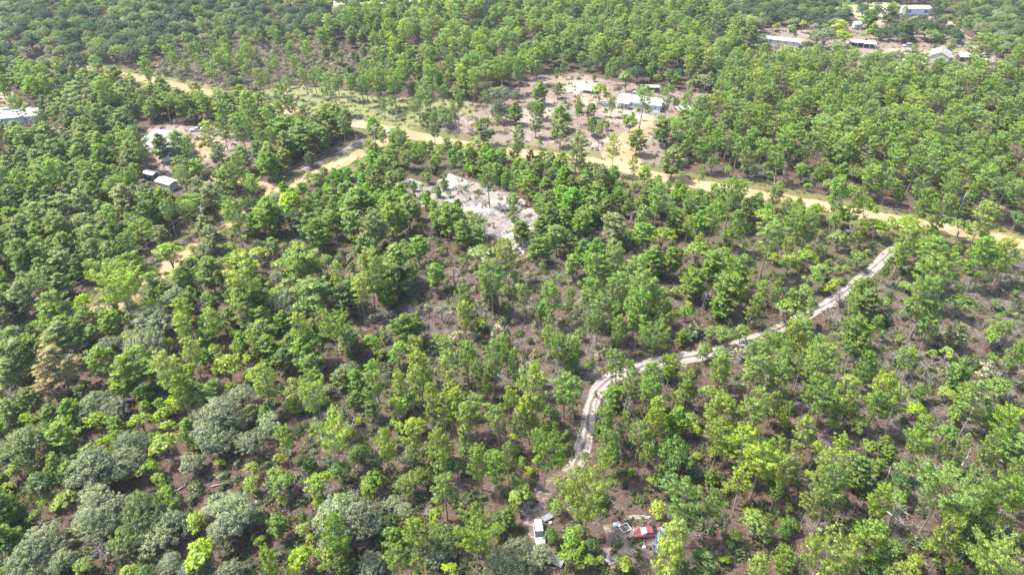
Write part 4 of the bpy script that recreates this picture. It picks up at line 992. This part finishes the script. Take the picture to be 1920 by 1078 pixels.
# fill, by what grows where in the photograph: polygon (photo pixels at the ground), spacing factor, kinds
def Z(poly, gap, mix): return (poly, gap, mix)
ZONES = [
    Z([(722, 330), (842, 326), (850, 404), (760, 384)], 5.5, {'Sg': (3, 2.4, 4), 'Ug': (2, 1, 2), 'Tg': (2, 2, 3.2), 'Uk': (1, 1, 2.2)}),
    Z([(1400, 92), (1640, 104), (1890, 116), (1890, 152), (1640, 140), (1400, 122)], 7.5, {'Tg': (3, 2.4, 4), 'Ug': (3, 1.2, 2.6), 'Ty': (1, 2.4, 3.6), 'Ob': (1, 3, 4.5), 'Uk': (1, 1.2, 2.4)}),
    Z([(1555, -30), (1700, -30), (1692, 16), (1660, 44), (1640, 60), (1600, 46), (1580, 20)], 14, {'Od': (1, 5, 7)}),
    Z([(1640, 82), (1745, 84), (1740, 124), (1650, 120)], 60, {'Ug': (1, 1, 2)}),
    Z([(1425, 50), (1640, 56), (1640, 120), (1560, 112), (1425, 96)], 7.5, {'Ob': (1, 4, 7), 'Tg': (2, 3, 5), 'Od': (1, 5, 8), 'Ty': (1, 3, 4)}),
    Z([(1700, 14), (1760, 14), (1770, 60), (1690, 60)], 16, {'Od': (1, 5, 8)}),
    Z([(1740, 84), (1880, 84), (1870, 130), (1740, 130)], 10, {'Tg': (2, 3, 5), 'Ug': (2, 1.5, 3), 'Ob': (1, 4, 6)}),
    Z([(822, 230), (905, 196), (955, 165), (1015, 138), (1080, 130), (1180, 156), (1275, 168), (1335, 180), (1352, 205), (1275, 240), (1255, 312), (1130, 306), (985, 288), (900, 274)], 11.5, {'Sg': (2, 2, 3.5), 'Ug': (3, 1, 2.4), 'Pg': (1.2, 2.6, 4), 'Uk': (1, 1, 2)}),
    Z([(470, 172), (620, 162), (780, 184), (905, 192), (870, 230), (742, 242), (660, 226), (560, 206)], 9.5, {'Pg': (3, 3.5, 5.5), 'Ug': (2, 1, 2.2), 'Tg': (.6, 2, 3)}),
    Z([(725, 336), (770, 332), (842, 320), (915, 346), (965, 360), (1018, 408), (1004, 476), (940, 462), (870, 418), (800, 392)], 13, {'Ug': (2, .8, 1.8), 'Pg': (.5, 2.5, 3.5)}),
    Z([(255, 246), (400, 238), (500, 256), (490, 306), (430, 350), (262, 346)], 10, {'Pg': (2, 3.5, 6), 'Ug': (2, 1, 2), 'Sd': (1, 2, 3.5)}),
    Z([(-60, 168), (20, 166), (100, 226), (150, 262), (110, 278), (-60, 250)], 9, {'Pg': (2, 4, 6), 'Tg': (1, 3, 4)}),
    Z([(-400, -60), (560, -60), (690, -10), (690, 40), (560, 80), (360, 95), (230, 140), (150, 150), (-400, 150)], 7.0, {'Od': (6, 7, 12), 'Og': (3, 6, 11), 'Ob': (1.6, 5, 9), 'Tg': (1, 3, 5), 'Pg': (1.6, 5, 7)}),
    Z([(1330, -60), (1600, -60), (1560, 60), (1440, 52), (1380, 60), (1330, 30)], 6.2, {'Od': (5, 6, 10), 'Og': (2, 5, 8), 'Ob': (1, 5, 8)}),
    Z([(1740, -60), (2400, -60), (2400, 130), (1880, 130), (1830, 96), (1780, 60), (1740, 30)], 5.8, {'Od': (3, 6, 10), 'Og': (4, 5, 9), 'Ob': (1, 5, 8), 'Pg': (2, 4, 6)}),
    Z([(1655, 55), (1780, 45), (1790, 90), (1655, 84)], 6, {'Od': (4, 6, 9), 'Og': (2, 5, 7)}),
    Z([(230, 95), (560, 80), (700, 90), (700, 165), (470, 172), (330, 160), (260, 140)], 4.4, {'Pg': (4, 3.8, 6), 'Uk': (2.5, 1.5, 3), 'Dk': (1.6, 2, 4), 'Tb': (2, 2.5, 4), 'Sd': (2, 3, 5), 'Og': (1, 4, 6)}),
    Z([(560, -60), (1500, -60), (1440, 60), (1440, 120), (1330, 176), (1180, 152), (1080, 128), (960, 160), (900, 192), (690, 170), (560, 90)], 5.2, {'Pg': (6, 5.2, 7.6), 'Od': (1, 5, 8), 'Sg': (4, 4, 6.5), 'Py': (1, 5, 7), 'Tg': (2.2, 3, 5), 'Og': (1, 4, 7), 'Ob': (.6, 4, 6), 'Dk': (.25, 2, 3)}),
    Z([(1250, 96), (2500, 96), (2500, 420), (1900, 430), (1700, 395), (1500, 366), (1250, 322)], 5.0, {'Py': (3, 4.6, 7), 'Pg': (8, 4.6, 7), 'Sg': (3, 3, 5.5), 'Og': (1, 3.5, 6), 'Tg': (2.4, 2.5, 4), 'Ob': (.6, 3.5, 5.5), 'Dk': (.35, 2, 4), 'Ug': (1.5, 1.2, 2.4), 'Uk': (1, 1.2, 2.4)}),
    Z([(-600, 150), (260, 140), (480, 196), (660, 240), (640, 300), (480, 372), (300, 480), (0, 640), (-600, 900)], 5.4, {'Sg': (7, 4.4, 8), 'Sb': (3, 4.6, 7.4), 'Sd': (1.5, 4, 7), 'Pg': (4, 4.6, 6.6), 'Tg': (1, 2.5, 4)}),
    Z([(640, 246), (760, 250), (1130, 312), (1500, 384), (1500, 440), (1130, 440), (640, 440), (500, 420), (480, 380)], 4.2, {'Sg': (5, 3.2, 5.4), 'Sy': (3, 2.8, 5), 'Tg': (2, 2.4, 4), 'Pg': (2, 3.5, 5), 'Dk': (.3, 2, 4), 'Ug': (1, 1, 2.2)}),
    Z([(-600, 640), (60, 640), (420, 440), (640, 440), (640, 620), (300, 900), (-600, 1400)], 3.8, {'Sg': (4, 2.8, 5), 'Ty': (2, 2, 3.8), 'Tg': (2, 2.2, 3.6), 'Ob': (1, 3, 5), 'Ug': (2, 1.2, 2.4), 'Py': (1, 3.5, 4.5)}),
    Z([(1180, 690), (1540, 560), (1660, 470), (1960, 470), (2500, 560), (2500, 760), (1500, 760)], 4.0, {'Tg': (4, 1.8, 3.6), 'Ug': (4, 1.2, 2.6), 'Uk': (2.4, 1.2, 2.8), 'Pg': (.8, 3, 4), 'Dk': (2.2, 1.4, 3.2)}),
    Z([(640, 420), (1130, 420), (1240, 560), (1130, 700), (700, 700), (600, 600)], 3.8, {'Tg': (2.4, 1.8, 3.6), 'Ug': (3, 1.2, 2.4), 'Uk': (2.6, 1.2, 2.6), 'Sg': (1.2, 2, 3.4), 'Dk': (2.0, 1.4, 3.0), 'Pg': (.7, 3, 4)}),
    Z([(-900, 560), (700, 560), (1000, 1078), (1000, 1800), (-900, 1800)], 3.8, {'Tg': (3, 2, 4), 'Ty': (1.8, 1.8, 3.6), 'Ug': (3, 1.2, 2.6), 'Ob': (1, 3, 5), 'Ub': (1.5, 1.5, 3), 'Sg': (1, 2.2, 3.6)}),
    Z([(700, 380), (2700, 380), (2700, 1900), (700, 1900)], 3.9, {'Tg': (3.6, 2, 4), 'Ty': (1.8, 1.8, 3.6), 'Ug': (3.0, 1.0, 2.4), 'Py': (.7, 3.2, 4.4), 'Sg': (1.2, 2, 3.4), 'Dk': (.4, 1.5, 3), 'Uk': (1, 1, 2.2)}),
]
ZARR = [(np.array(p), g, list(mx.keys()), np.cumsum([v[0] for v in mx.values()]), list(mx.values())) for p, g, mx in ZONES]
FARMIX = (6.0, ['Og', 'Pg', 'Od', 'Ob'], np.cumsum([3, 3, 3, 1.5]), [(0, 5, 9), (0, 4, 6), (0, 6, 9), (0, 5, 8)])
OPEN = [
    [(1126, 304), (1146, 284), (1166, 258), (1196, 232), (1226, 222), (1240, 232), (1214, 264), (1196, 290), (1226, 330), (1170, 345)],
    [(596, 300), (690, 262), (715, 285), (640, 330), (600, 335)],
    [(185, 136), (270, 146), (360, 166), (450, 188), (450, 216), (350, 196), (250, 176), (180, 160)],   # places that stay bare (photo pixels at the ground)
    [(300, -60), (360, 3), (500, 7), (590, 15), (700, 10), (800, 5), (980, 0), (1100, -20), (1100, -60)],
    [(1060, 860), (1130, 860), (1125, 740), (1090, 740)],
    [(975, 930), (1045, 930), (1045, 1078), (975, 1078)],
    [(1120, 960), (1250, 965), (1245, 1045), (1180, 1078), (1120, 1078)],
    [(1140, 170), (1265, 180), (1262, 232), (1140, 216)],
    [(280, 318), (345, 330), (354, 396), (286, 396), (262, 352)],
    [(290, 240), (350, 240), (380, 300), (330, 310), (285, 285)],
    [(1430, 60), (1510, 68), (1510, 100), (1430, 92)], [(1585, 40), (1625, 40), (1632, 118), (1582, 108)], [(1680, 12), (1742, 12), (1742, 46), (1672, 46)],
    [(1735, 90), (1800, 95), (1830, 140), (1740, 140)], [(0, 200), (86, 205), (90, 250), (0, 246)],
    [(716, 236), (758, 236), (758, 262), (716, 262)],
    [(1080, 160), (1130, 160), (1130, 190), (1080, 190)],
]
rf = np.random.default_rng(99)
N_TRY = 60000
yy = rf.random(N_TRY)
Ys = 30 + (900 - 30) * yy ** 1.15
for i in range(N_TRY):
    y = float(Ys[i])
    half = (y * CP + CAM_H * SP) / FPX * 960 + 26
    x = float(rf.uniform(-half, half))
    u, q, h_, s_ = rf.random(4)
    px, py, _ = project(x, y)
    z = None
    if py > -60:
        for zz_ in ZARR:
            if in_poly(px, py, zz_[0]): z = zz_[1:]; break
    z = z or FARMIX
    gap, ks, cum, mx = z
    n1 = math.sin(x * .047 + 1.7 * math.sin(y * .031 + .4)) * math.cos(y * .039 + 1.3 * math.sin(x * .023))
    n2 = math.sin(x * .11 + 2.1 * math.sin(y * .07)) * math.sin(y * .093 + 1.9 * math.sin(x * .061 + 2))
    if gap < 7.5: u = min(.999, max(0, .62 * u + .38 * (.5 + .5 * n1)))
    j = int(np.searchsorted(cum, u * cum[-1]))
    kc = ks[j]
    lo, hi = mx[j][1], mx[j][2]
    w = (lo + (hi - lo) * q) * (1 + .16 * n2)
    g = gap * (.55 if kc[0] == 'U' else .8 if w < 3 else 1.0) * (.8 + .4 * s_) * (1 + (.28 * max(0, n2) if gap < 7.5 else 0))
    if near(x, y, g * .5, .62 if kc[0] != 'U' else .35): continue
    if gap > 6.5 and near(x, y, gap * .6): continue
    if road_dist(x, y) < (w * .33 if kc[0] != 'U' else .4): continue
    if py > -60 and any(in_poly(px, py, o) for o in OPEN): continue
    k = kc[0]
    h = height_for(k, w, rf)
    if k == 'P': h = min(14.5, max(7.5, 5 + 1.35 * w)) * rf.uniform(.85, 1.1)
    add_tree(k, kc[1], x, y, w, h, False)

# which ones stand singly: the 295 of each kind that show largest in the picture
def in_view(t): return -20 < t['px'] < 1940 and -12 < t['py'] < 1100
LIM = 295
single, mass = [], []
for k in SH:
    L = sorted([t for t in TR if t['k'] == k], key=lambda t: (-int(in_view(t)), -t['sz'] * (1.15 if t['hand'] else 1)))
    single += [t for t in L[:LIM] if in_view(t)]
    mass += [t for t in L[:LIM] if not in_view(t)] + L[LIM:]
print("TREES", len(TR), "single", len(single), {k: sum(t['k'] == k for t in TR) for k in SH})

# ---- labels: look, then the landmark it stands by and its rank there
LOOK = {'Py': "lime-green tufted pine", 'Pg': "mid-green tufted pine", 'Pd': "dark tufted pine", 'Qy': "broad spreading yellow-green pine", 'Qg': "broad spreading green pine",
        'Sy': "bright green feathery conifer", 'Sg': "green feathery conifer", 'Sd': "dark feathery conifer", 'Sb': "hazy blue-green conifer", 'Sr': "tan half-dead conifer",
        'Ob': "silvery grey-green oak", 'Og': "rounded green oak", 'Od': "dark green rounded oak", 'Oy': "yellow-green oak", 'Ty': "small yellow-green leafy tree", 'Tg': "small green leafy tree", 'Td': "small dark green leafy tree",
        'Tb': "small grey-green leafy tree", 'Uy': "lime bush", 'Ug': "low green bush", 'Ud': "low dark bush", 'Uk': "low ashy grey bush", 'Ub': "low grey-green bush", 'Dk': "bare silver-grey dead tree"}
MARKS = [("the dense wood at the upper left", 330, 60), ("the dense wood at the top centre", 1150, 60), ("the dark oak wood near the top right", 1520, 30), ("the left edge's upper part", 0, 400), ("the white parked car", 1011, 1003), ("the faded red car", 1213, 1001), ("the lower end of the pale track", 1075, 872), ("the pale track's sharp bend", 1120, 735), ("the middle of the pale track", 1330, 661),
         ("the straight upper part of the pale track", 1540, 575), ("the top end of the pale track", 1680, 462), ("the white sand clearing", 900, 385), ("the white double-wide home", 1198, 200), ("the canvas shelter", 1103, 165),
         ("the road fork", 736, 250), ("the white-roofed small shed", 313, 340), ("the big metal-roofed house", 315, 270), ("the blue-grey left house", 40, 220), ("the transformer pole", 378, 390), ("the driveway mouth on the sand road", 1165, 315),
         ("the grass field", 690, 205), ("the long far mobile home", 1465, 78), ("the far carport", 1616, 85), ("the far metal building", 1712, 20), ("the gabled far house", 1762, 102), ("the sand road's right end", 1850, 443), ("the sand road's middle", 1440, 370),
         ("the upper left start of the sand road", 190, 135), ("the bottom left corner", 0, 1078), ("the bottom right corner", 1920, 1078), ("the bottom edge's left third", 560, 1078), ("the bottom edge's right third", 1500, 1078), ("the left edge's middle", 0, 600), ("the tan half-dead conifer", 105, 700),
         ("the ashy debris patch in the centre", 830, 585), ("the pale debris patch on the right side", 1760, 700), ("the right edge's middle", 1920, 640), ("the top left corner", 0, 0), ("the top edge's middle", 900, 0), ("the top right corner", 1920, 0), ("the exact centre of the picture", 960, 539),
         ("the big silvery oak group at lower left", 430, 800), ("the overgrown left road end", 140, 605), ("the right edge's upper part", 1920, 250)]
ORD = "nearest,second,third,fourth,fifth,sixth,seventh,eighth,ninth,tenth,eleventh,twelfth,thirteenth,fourteenth,fifteenth,sixteenth,seventeenth,eighteenth,nineteenth,twentieth".split(",")
ORD += ["twenty-" + o for o in "first,second,third,fourth,fifth,sixth,seventh,eighth,ninth".split(",")] + ["thirtieth"] + ["thirty-" + o for o in "first,second,third,fourth,fifth,sixth,seventh,eighth,ninth".split(",")]
def side(dx, dy):
    if abs(dx) > 2.2 * abs(dy): return "right of" if dx > 0 else "left of"
    if abs(dy) > 2.2 * abs(dx): return "above" if dy < 0 else "below"
    return ("upper " if dy < 0 else "lower ") + ("right of" if dx > 0 else "left of")
bk = {}
for t in single:
    m = min(MARKS, key=lambda m: (m[1] - t['px']) ** 2 + (m[2] - t['py']) ** 2 if m[0].find(LOOK[t['k'] + t['c']]) < 0 else 1e9)
    t['d'] = math.hypot(m[1] - t['px'], m[2] - t['py'])
    bk.setdefault((LOOK[t['k'] + t['c']], side(t['px'] - m[1], t['py'] - m[2]), m[0]), []).append(t)
for (lk, sd, mk), L in bk.items():
    L.sort(key=lambda t: t['d'])
    for i, t in enumerate(L):
        sd2 = sd.replace("upper ", "up ").replace("lower ", "down ")
        t['label'] = (f"{lk} {sd2} {mk}" if len(L) == 1 else f"{ORD[min(i, len(ORD) - 1)]} {lk} {sd2} {mk}")
GRP = {'P': "tufted pines standing in the forest", 'Q': "old spreading pines", 'S': "feathery sand pines of the forest", 'O': "oaks of the forest", 'T': "small leafy trees between the pines", 'U': "bushes between the trees", 'D': "bare dead trees"}
for t in single:
    k = t['k']
    nm, cat, w0, h0, _, _, _ = SH[k]
    sx = t['w'] / SPAN[k][t['v']]
    sz = t['h'] / h0
    col = [float(v) for v in COLR[k + t['c']]]
    if t['sz'] > 13 and k not in 'DU':
        root = empty(nm, (t['x'], t['y'], 0), t['rz'])
        root.rotation_euler = (t['tx'], t['ty'], t['rz'])
        root.scale = (sx * t['st'], sx / t['st'], sz)
        link("trunk", TRUNK[k][t['v']], root)
        o = link("crown", CROWN[k][t['v']], root)
        o["leafcol"] = col
    else:
        root = link(nm, WHOLE[k][t['v']], None, (t['x'], t['y'], 0), (t['tx'], t['ty'], t['rz']), (sx * t['st'], sx / t['st'], sz))
        root["leafcol"] = col
    tag(root, t['label'], cat, GRP[k])

# ---------------------------------------------------------------- masses: the rest of the forest, undergrowth and fallen wood
def instancer(name, protos, P, S, Rz, idx, cols, label, tilt=None):
    c = bpy.data.collections.new("source_" + name)
    for i, me in enumerate(protos):
        o = bpy.data.objects.new("%03d_%s" % (i, name), me)
        c.objects.link(o)
    me = bpy.data.meshes.new(name)
    me.vertices.add(len(P))
    me.vertices.foreach_set("co", np.asarray(P, np.float32).ravel())
    a = me.attributes.new("size", 'FLOAT_VECTOR', 'POINT'); a.data.foreach_set("vector", np.asarray(S, np.float32).ravel())
    rot = np.zeros((len(P), 3), np.float32); rot[:, 2] = Rz
    if tilt is not None: rot[:, :2] = tilt
    a = me.attributes.new("turn", 'FLOAT_VECTOR', 'POINT'); a.data.foreach_set("vector", rot.ravel())
    a = me.attributes.new("pick", 'INT', 'POINT'); a.data.foreach_set("value", np.asarray(idx, np.int32))
    a = me.attributes.new("leafcol", 'FLOAT_VECTOR', 'POINT'); a.data.foreach_set("vector", np.asarray(cols, np.float32).ravel())
    ng = bpy.data.node_groups.new(name, 'GeometryNodeTree')
    ng.interface.new_socket("Geometry", in_out='INPUT', socket_type='NodeSocketGeometry')
    ng.interface.new_socket("Geometry", in_out='OUTPUT', socket_type='NodeSocketGeometry')
    gi = ng.nodes.new("NodeGroupInput"); go = ng.nodes.new("NodeGroupOutput")
    ip = ng.nodes.new("GeometryNodeInstanceOnPoints")
    ci = ng.nodes.new("GeometryNodeCollectionInfo")
    ci.inputs["Collection"].default_value = c
    ci.inputs["Separate Children"].default_value = True
    ci.inputs["Reset Children"].default_value = True
    def at(nm, ty):
        n = ng.nodes.new("GeometryNodeInputNamedAttribute"); n.data_type = ty; n.inputs["Name"].default_value = nm
        return n.outputs["Attribute"]
    ng.links.new(gi.outputs[0], ip.inputs["Points"])
    ng.links.new(ci.outputs[0], ip.inputs["Instance"])
    ip.inputs["Pick Instance"].default_value = True
    ng.links.new(at("pick", 'INT'), ip.inputs["Instance Index"])
    ng.links.new(at("turn", 'FLOAT_VECTOR'), ip.inputs["Rotation"])
    ng.links.new(at("size", 'FLOAT_VECTOR'), ip.inputs["Scale"])
    ng.links.new(ip.outputs[0], go.inputs[0])
    o = link(name, me)
    md = o.modifiers.new("scatter", 'NODES')
    md.node_group = ng
    return tag(o, label, None, None, 'stuff')
for k, nm, lb in (('P', "pine_forest", "far pines merging into one green forest"), ('Q', "old_pine_forest", "old pines outside the picture"), ('S', "conifer_forest", "far conifers merging into the forest"), ('O', "oak_forest", "far oaks merging into a dark canopy"), ('T', "leafy_understorey", "small leafy trees filling the gaps"), ('U', "bush_cover", "low bushes covering the forest floor"), ('D', "dead_tree_cover", "far bare grey trees")):
    L = [t for t in mass if t['k'] == k]
    if not L: continue
    instancer(nm, WHOLE[k], [(t['x'], t['y'], 0) for t in L], [(t['w'] / SPAN[k][t['v']] * t['st'], t['w'] / SPAN[k][t['v']] / t['st'], t['h'] / SH[k][3]) for t in L], [t['rz'] for t in L], [t['v'] for t in L], [COLR[k + t['c']] for t in L], lb, [(t['tx'], t['ty']) for t in L])

# undergrowth: knee-high tufts, and fallen branches
def tuft(r, n, w, h, leaf):
    s = Soup()
    C = np.stack([r.uniform(-w, w, n), r.uniform(-w, w, n), r.uniform(.05, h, n)], 1)
    s.leaves(C, r.uniform(.12, .25, n), 9, leaf, r, 1, flat=.8, spiky=.5, crown_c=(0, 0, -.5), cw=.4, tintvar=.25)
    return s.mesh("tuft", [M['greybark'], M['leaf']])
def sticks(r, n, w, thick=1.0):
    s = Soup()
    for i in range(n):
        a = r.random() * 6.28; L = r.uniform(.5, 2.6); x, y = r.uniform(-w, w, 2); z = r.uniform(.04, .35)
        d = np.array([math.cos(a), math.sin(a), r.normal(0, .12)])
        p = np.array([x, y, z]); R0 = r.uniform(.025, .075) * thick
        s.tube([p - d * L / 2, p + r.normal(0, .08, 3), p + d * L / 2], [R0, R0 * .8, R0 * .3], 0, 3)
    return s.mesh("branches", [M['dead']])
rt = np.random.default_rng(5)
TF = [tuft(rt, 16, .7, .35, .22) for _ in range(4)]
ST = [sticks(rt, 14, 1.5) for _ in range(5)] + [sticks(rt, 46, 1.4, .55) for _ in range(3)]
tcols = [(.085, .120, .038), (.13, .165, .05), (.17, .15, .09), (.055, .08, .03), (.20, .19, .14)]
P_, S_, R__, I_, C_ = [], [], [], [], []
Q_, QS, QR, QI = [], [], [], []
WHITE = [G(*p) for p in [(725, 336), (842, 320), (965, 360), (1018, 408), (1004, 476), (870, 418)]]
for i in range(46000):
    y = 55 + 470 * rt.random() ** 1.1
    half = (y * CP + CAM_H * SP) / FPX * 960 + 12
    x = rt.uniform(-half, half)
    px, py, _ = project(x, y)
    rd = road_dist(x, y) if i % 2 == 0 or y < 330 else 5
    cl = any(in_poly(px, py, ZONES[j][0]) for j in (7, 9, 10))
    n = math.sin(x * .09 + 2 * math.sin(y * .05)) + math.sin(y * .12 + x * .04 + 1.3)
    if rd < -3.2: continue
    near_road = rd < 3
    if rt.random() < (.25 if cl else .8 if near_road else .50 + .16 * n):
        if rd < -.3 and rt.random() < .75: continue
        s_ = rt.uniform(.5, 1.5) * (.7 if near_road else 1)
        P_.append((x, y, 0)); S_.append((s_, s_, s_ * rt.uniform(.7, 1.4))); R__.append(rt.uniform(0, 6.28))
        ci_ = 2 if cl and rt.random() < .5 else 1 if near_road else int(rt.choice(5, p=[.34, .32, .12, .12, .10]))
        I_.append(int(rt.integers(4))); C_.append(tcols[ci_])
DZ = [([(700, 540), (1100, 480), (1180, 620), (1100, 760), (720, 660)], .75), ([(1540, 560), (1920, 480), (1980, 900), (1700, 900), (1600, 760)], .85), ([(1330, 640), (1560, 600), (1600, 760), (1300, 780)], .4), ([(560, 780), (720, 760), (720, 900), (560, 980)], .4), ([(1500, 700), (1980, 800), (1980, 1050), (1500, 1000)], .45),
      ([(300, 90), (560, 90), (560, 170), (300, 150)], .5), ([(725, 336), (842, 320), (965, 360), (1018, 408), (1004, 476), (870, 418)], .5), ([(590, 760), (640, 560), (700, 640)], .3), ([(830, 200), (1330, 140), (1340, 230), (1240, 300), (900, 270)], .22), ([(400, 270), (490, 260), (490, 320), (420, 350)], .5)]
for i in range(26000):
    y = 55 + 400 * rt.random() ** 1.05
    half = (y * CP + CAM_H * SP) / FPX * 960 + 12
    x = rt.uniform(-half, half)
    px, py, _ = project(x, y)
    pr = .09
    for pl, d_ in DZ:
        if in_poly(px, py, pl): pr = d_; break
    if rt.random() > pr or road_dist(x, y) < .3: continue
    s_ = rt.uniform(.45, 1.05)
    Q_.append((x, y, 0)); QS.append((s_, s_, s_)); QR.append(rt.uniform(0, 6.28)); QI.append(int(rt.integers(5)) if rt.random() > pr else 5 + int(rt.integers(3)))
instancer("undergrowth", TF, P_, S_, R__, I_, C_, "knee-high green and straw-coloured undergrowth on the forest floor")
instancer("fallen_branches", ST, Q_, QS, QR, QI, [(1, 1, 1)] * len(Q_), "scattered grey fallen branches on the ground")
print([t["label"] for t in single[::97]])
print("undergrowth", len(P_), "branches", len(Q_))

# a few large fallen trunks that can be told apart
def log(p0, p1, r0, label):
    a, b = G(*p0), G(*p1)
    r = np.random.default_rng(int(p0[0]))
    s = Soup()
    A, B = np.array(a), np.array(b)
    A[2] = B[2] = r0 * .9
    mid = (A + B) / 2 + np.array([r.normal(0, .2), r.normal(0, .2), .1])
    s.tube([A, mid, B], [r0, r0 * .8, r0 * .4], 0, 7)
    d = unit(B - A)
    for i in range(7):
        f = r.uniform(.45, .98); p = A + (B - A) * f
        e = p + (d * .6 + r.normal(0, .5, 3)) * r.uniform(.8, 2.0); e[2] = abs(e[2]) + .1
        s.tube([p, (p + e) / 2 + r.normal(0, .06, 3), e], [r0 * .4, r0 * .28, .02], 0, 3)
    tag(link("fallen_trunk", s.mesh("fallen_trunk", [M['dead']])), label, "fallen tree", "fallen trunks on the forest floor")
U_ = lambda ox, oy, x, y: (ox + x / 3.992, oy + y / 3.992)
log(U_(1440, 808, 880, 370), U_(1440, 808, 920, 260), .16, "pale leaning dead trunk between pines in the lower right")
log(U_(1440, 808, 880, 600), U_(1440, 808, 1060, 740), .20, "long forked silver trunk lying below a lime pine, lower right")
log(U_(1440, 808, 1440, 270), U_(1440, 808, 1520, 130), .18, "straight pale fallen trunk beside the brushy clearing at right")
log(U_(1440, 808, 1480, 490), U_(1440, 808, 1570, 555), .28, "short thick whitish log between two broad pines at right")
log(U_(960, 538, 340, 262), U_(960, 538, 430, 238), .14, "thin pale log lying on red litter near the centre")
log(U_(480, 538, 700, 1070), U_(480, 538, 780, 950), .13, "dark curved fallen trunk left of centre bottom third")
log(U_(0, 808, 1310, 460), U_(0, 808, 1390, 410), .20, "dark log on bare litter among the lower left oaks")
log(U_(0, 808, 1580, 420), U_(0, 808, 1680, 400), .18, "grey log on bare litter right of the lower left oaks")
log(U_(960, 808, 900, 645), U_(960, 808, 990, 640), .12, "thin pale pole lying behind the faded red car")

# ---------------------------------------------------------------- air
HAZE = 0.00010
hm, hnt, hout = newmat("haze_air")
pv = hnt.nodes.new("ShaderNodeVolumePrincipled")
pv.inputs["Color"].default_value = (0.80, 0.88, 1.0, 1)
pv.inputs["Density"].default_value = HAZE
pv.inputs["Anisotropy"].default_value = 0.2
hnt.links.new(pv.outputs[0], hout.inputs["Volume"])
tag(link("haze", boxes("haze", [hm], [(-2700, 2700, -400, 4300, -1.0, 112)])), "thin pale haze over the forest", None, None, 'stuff')
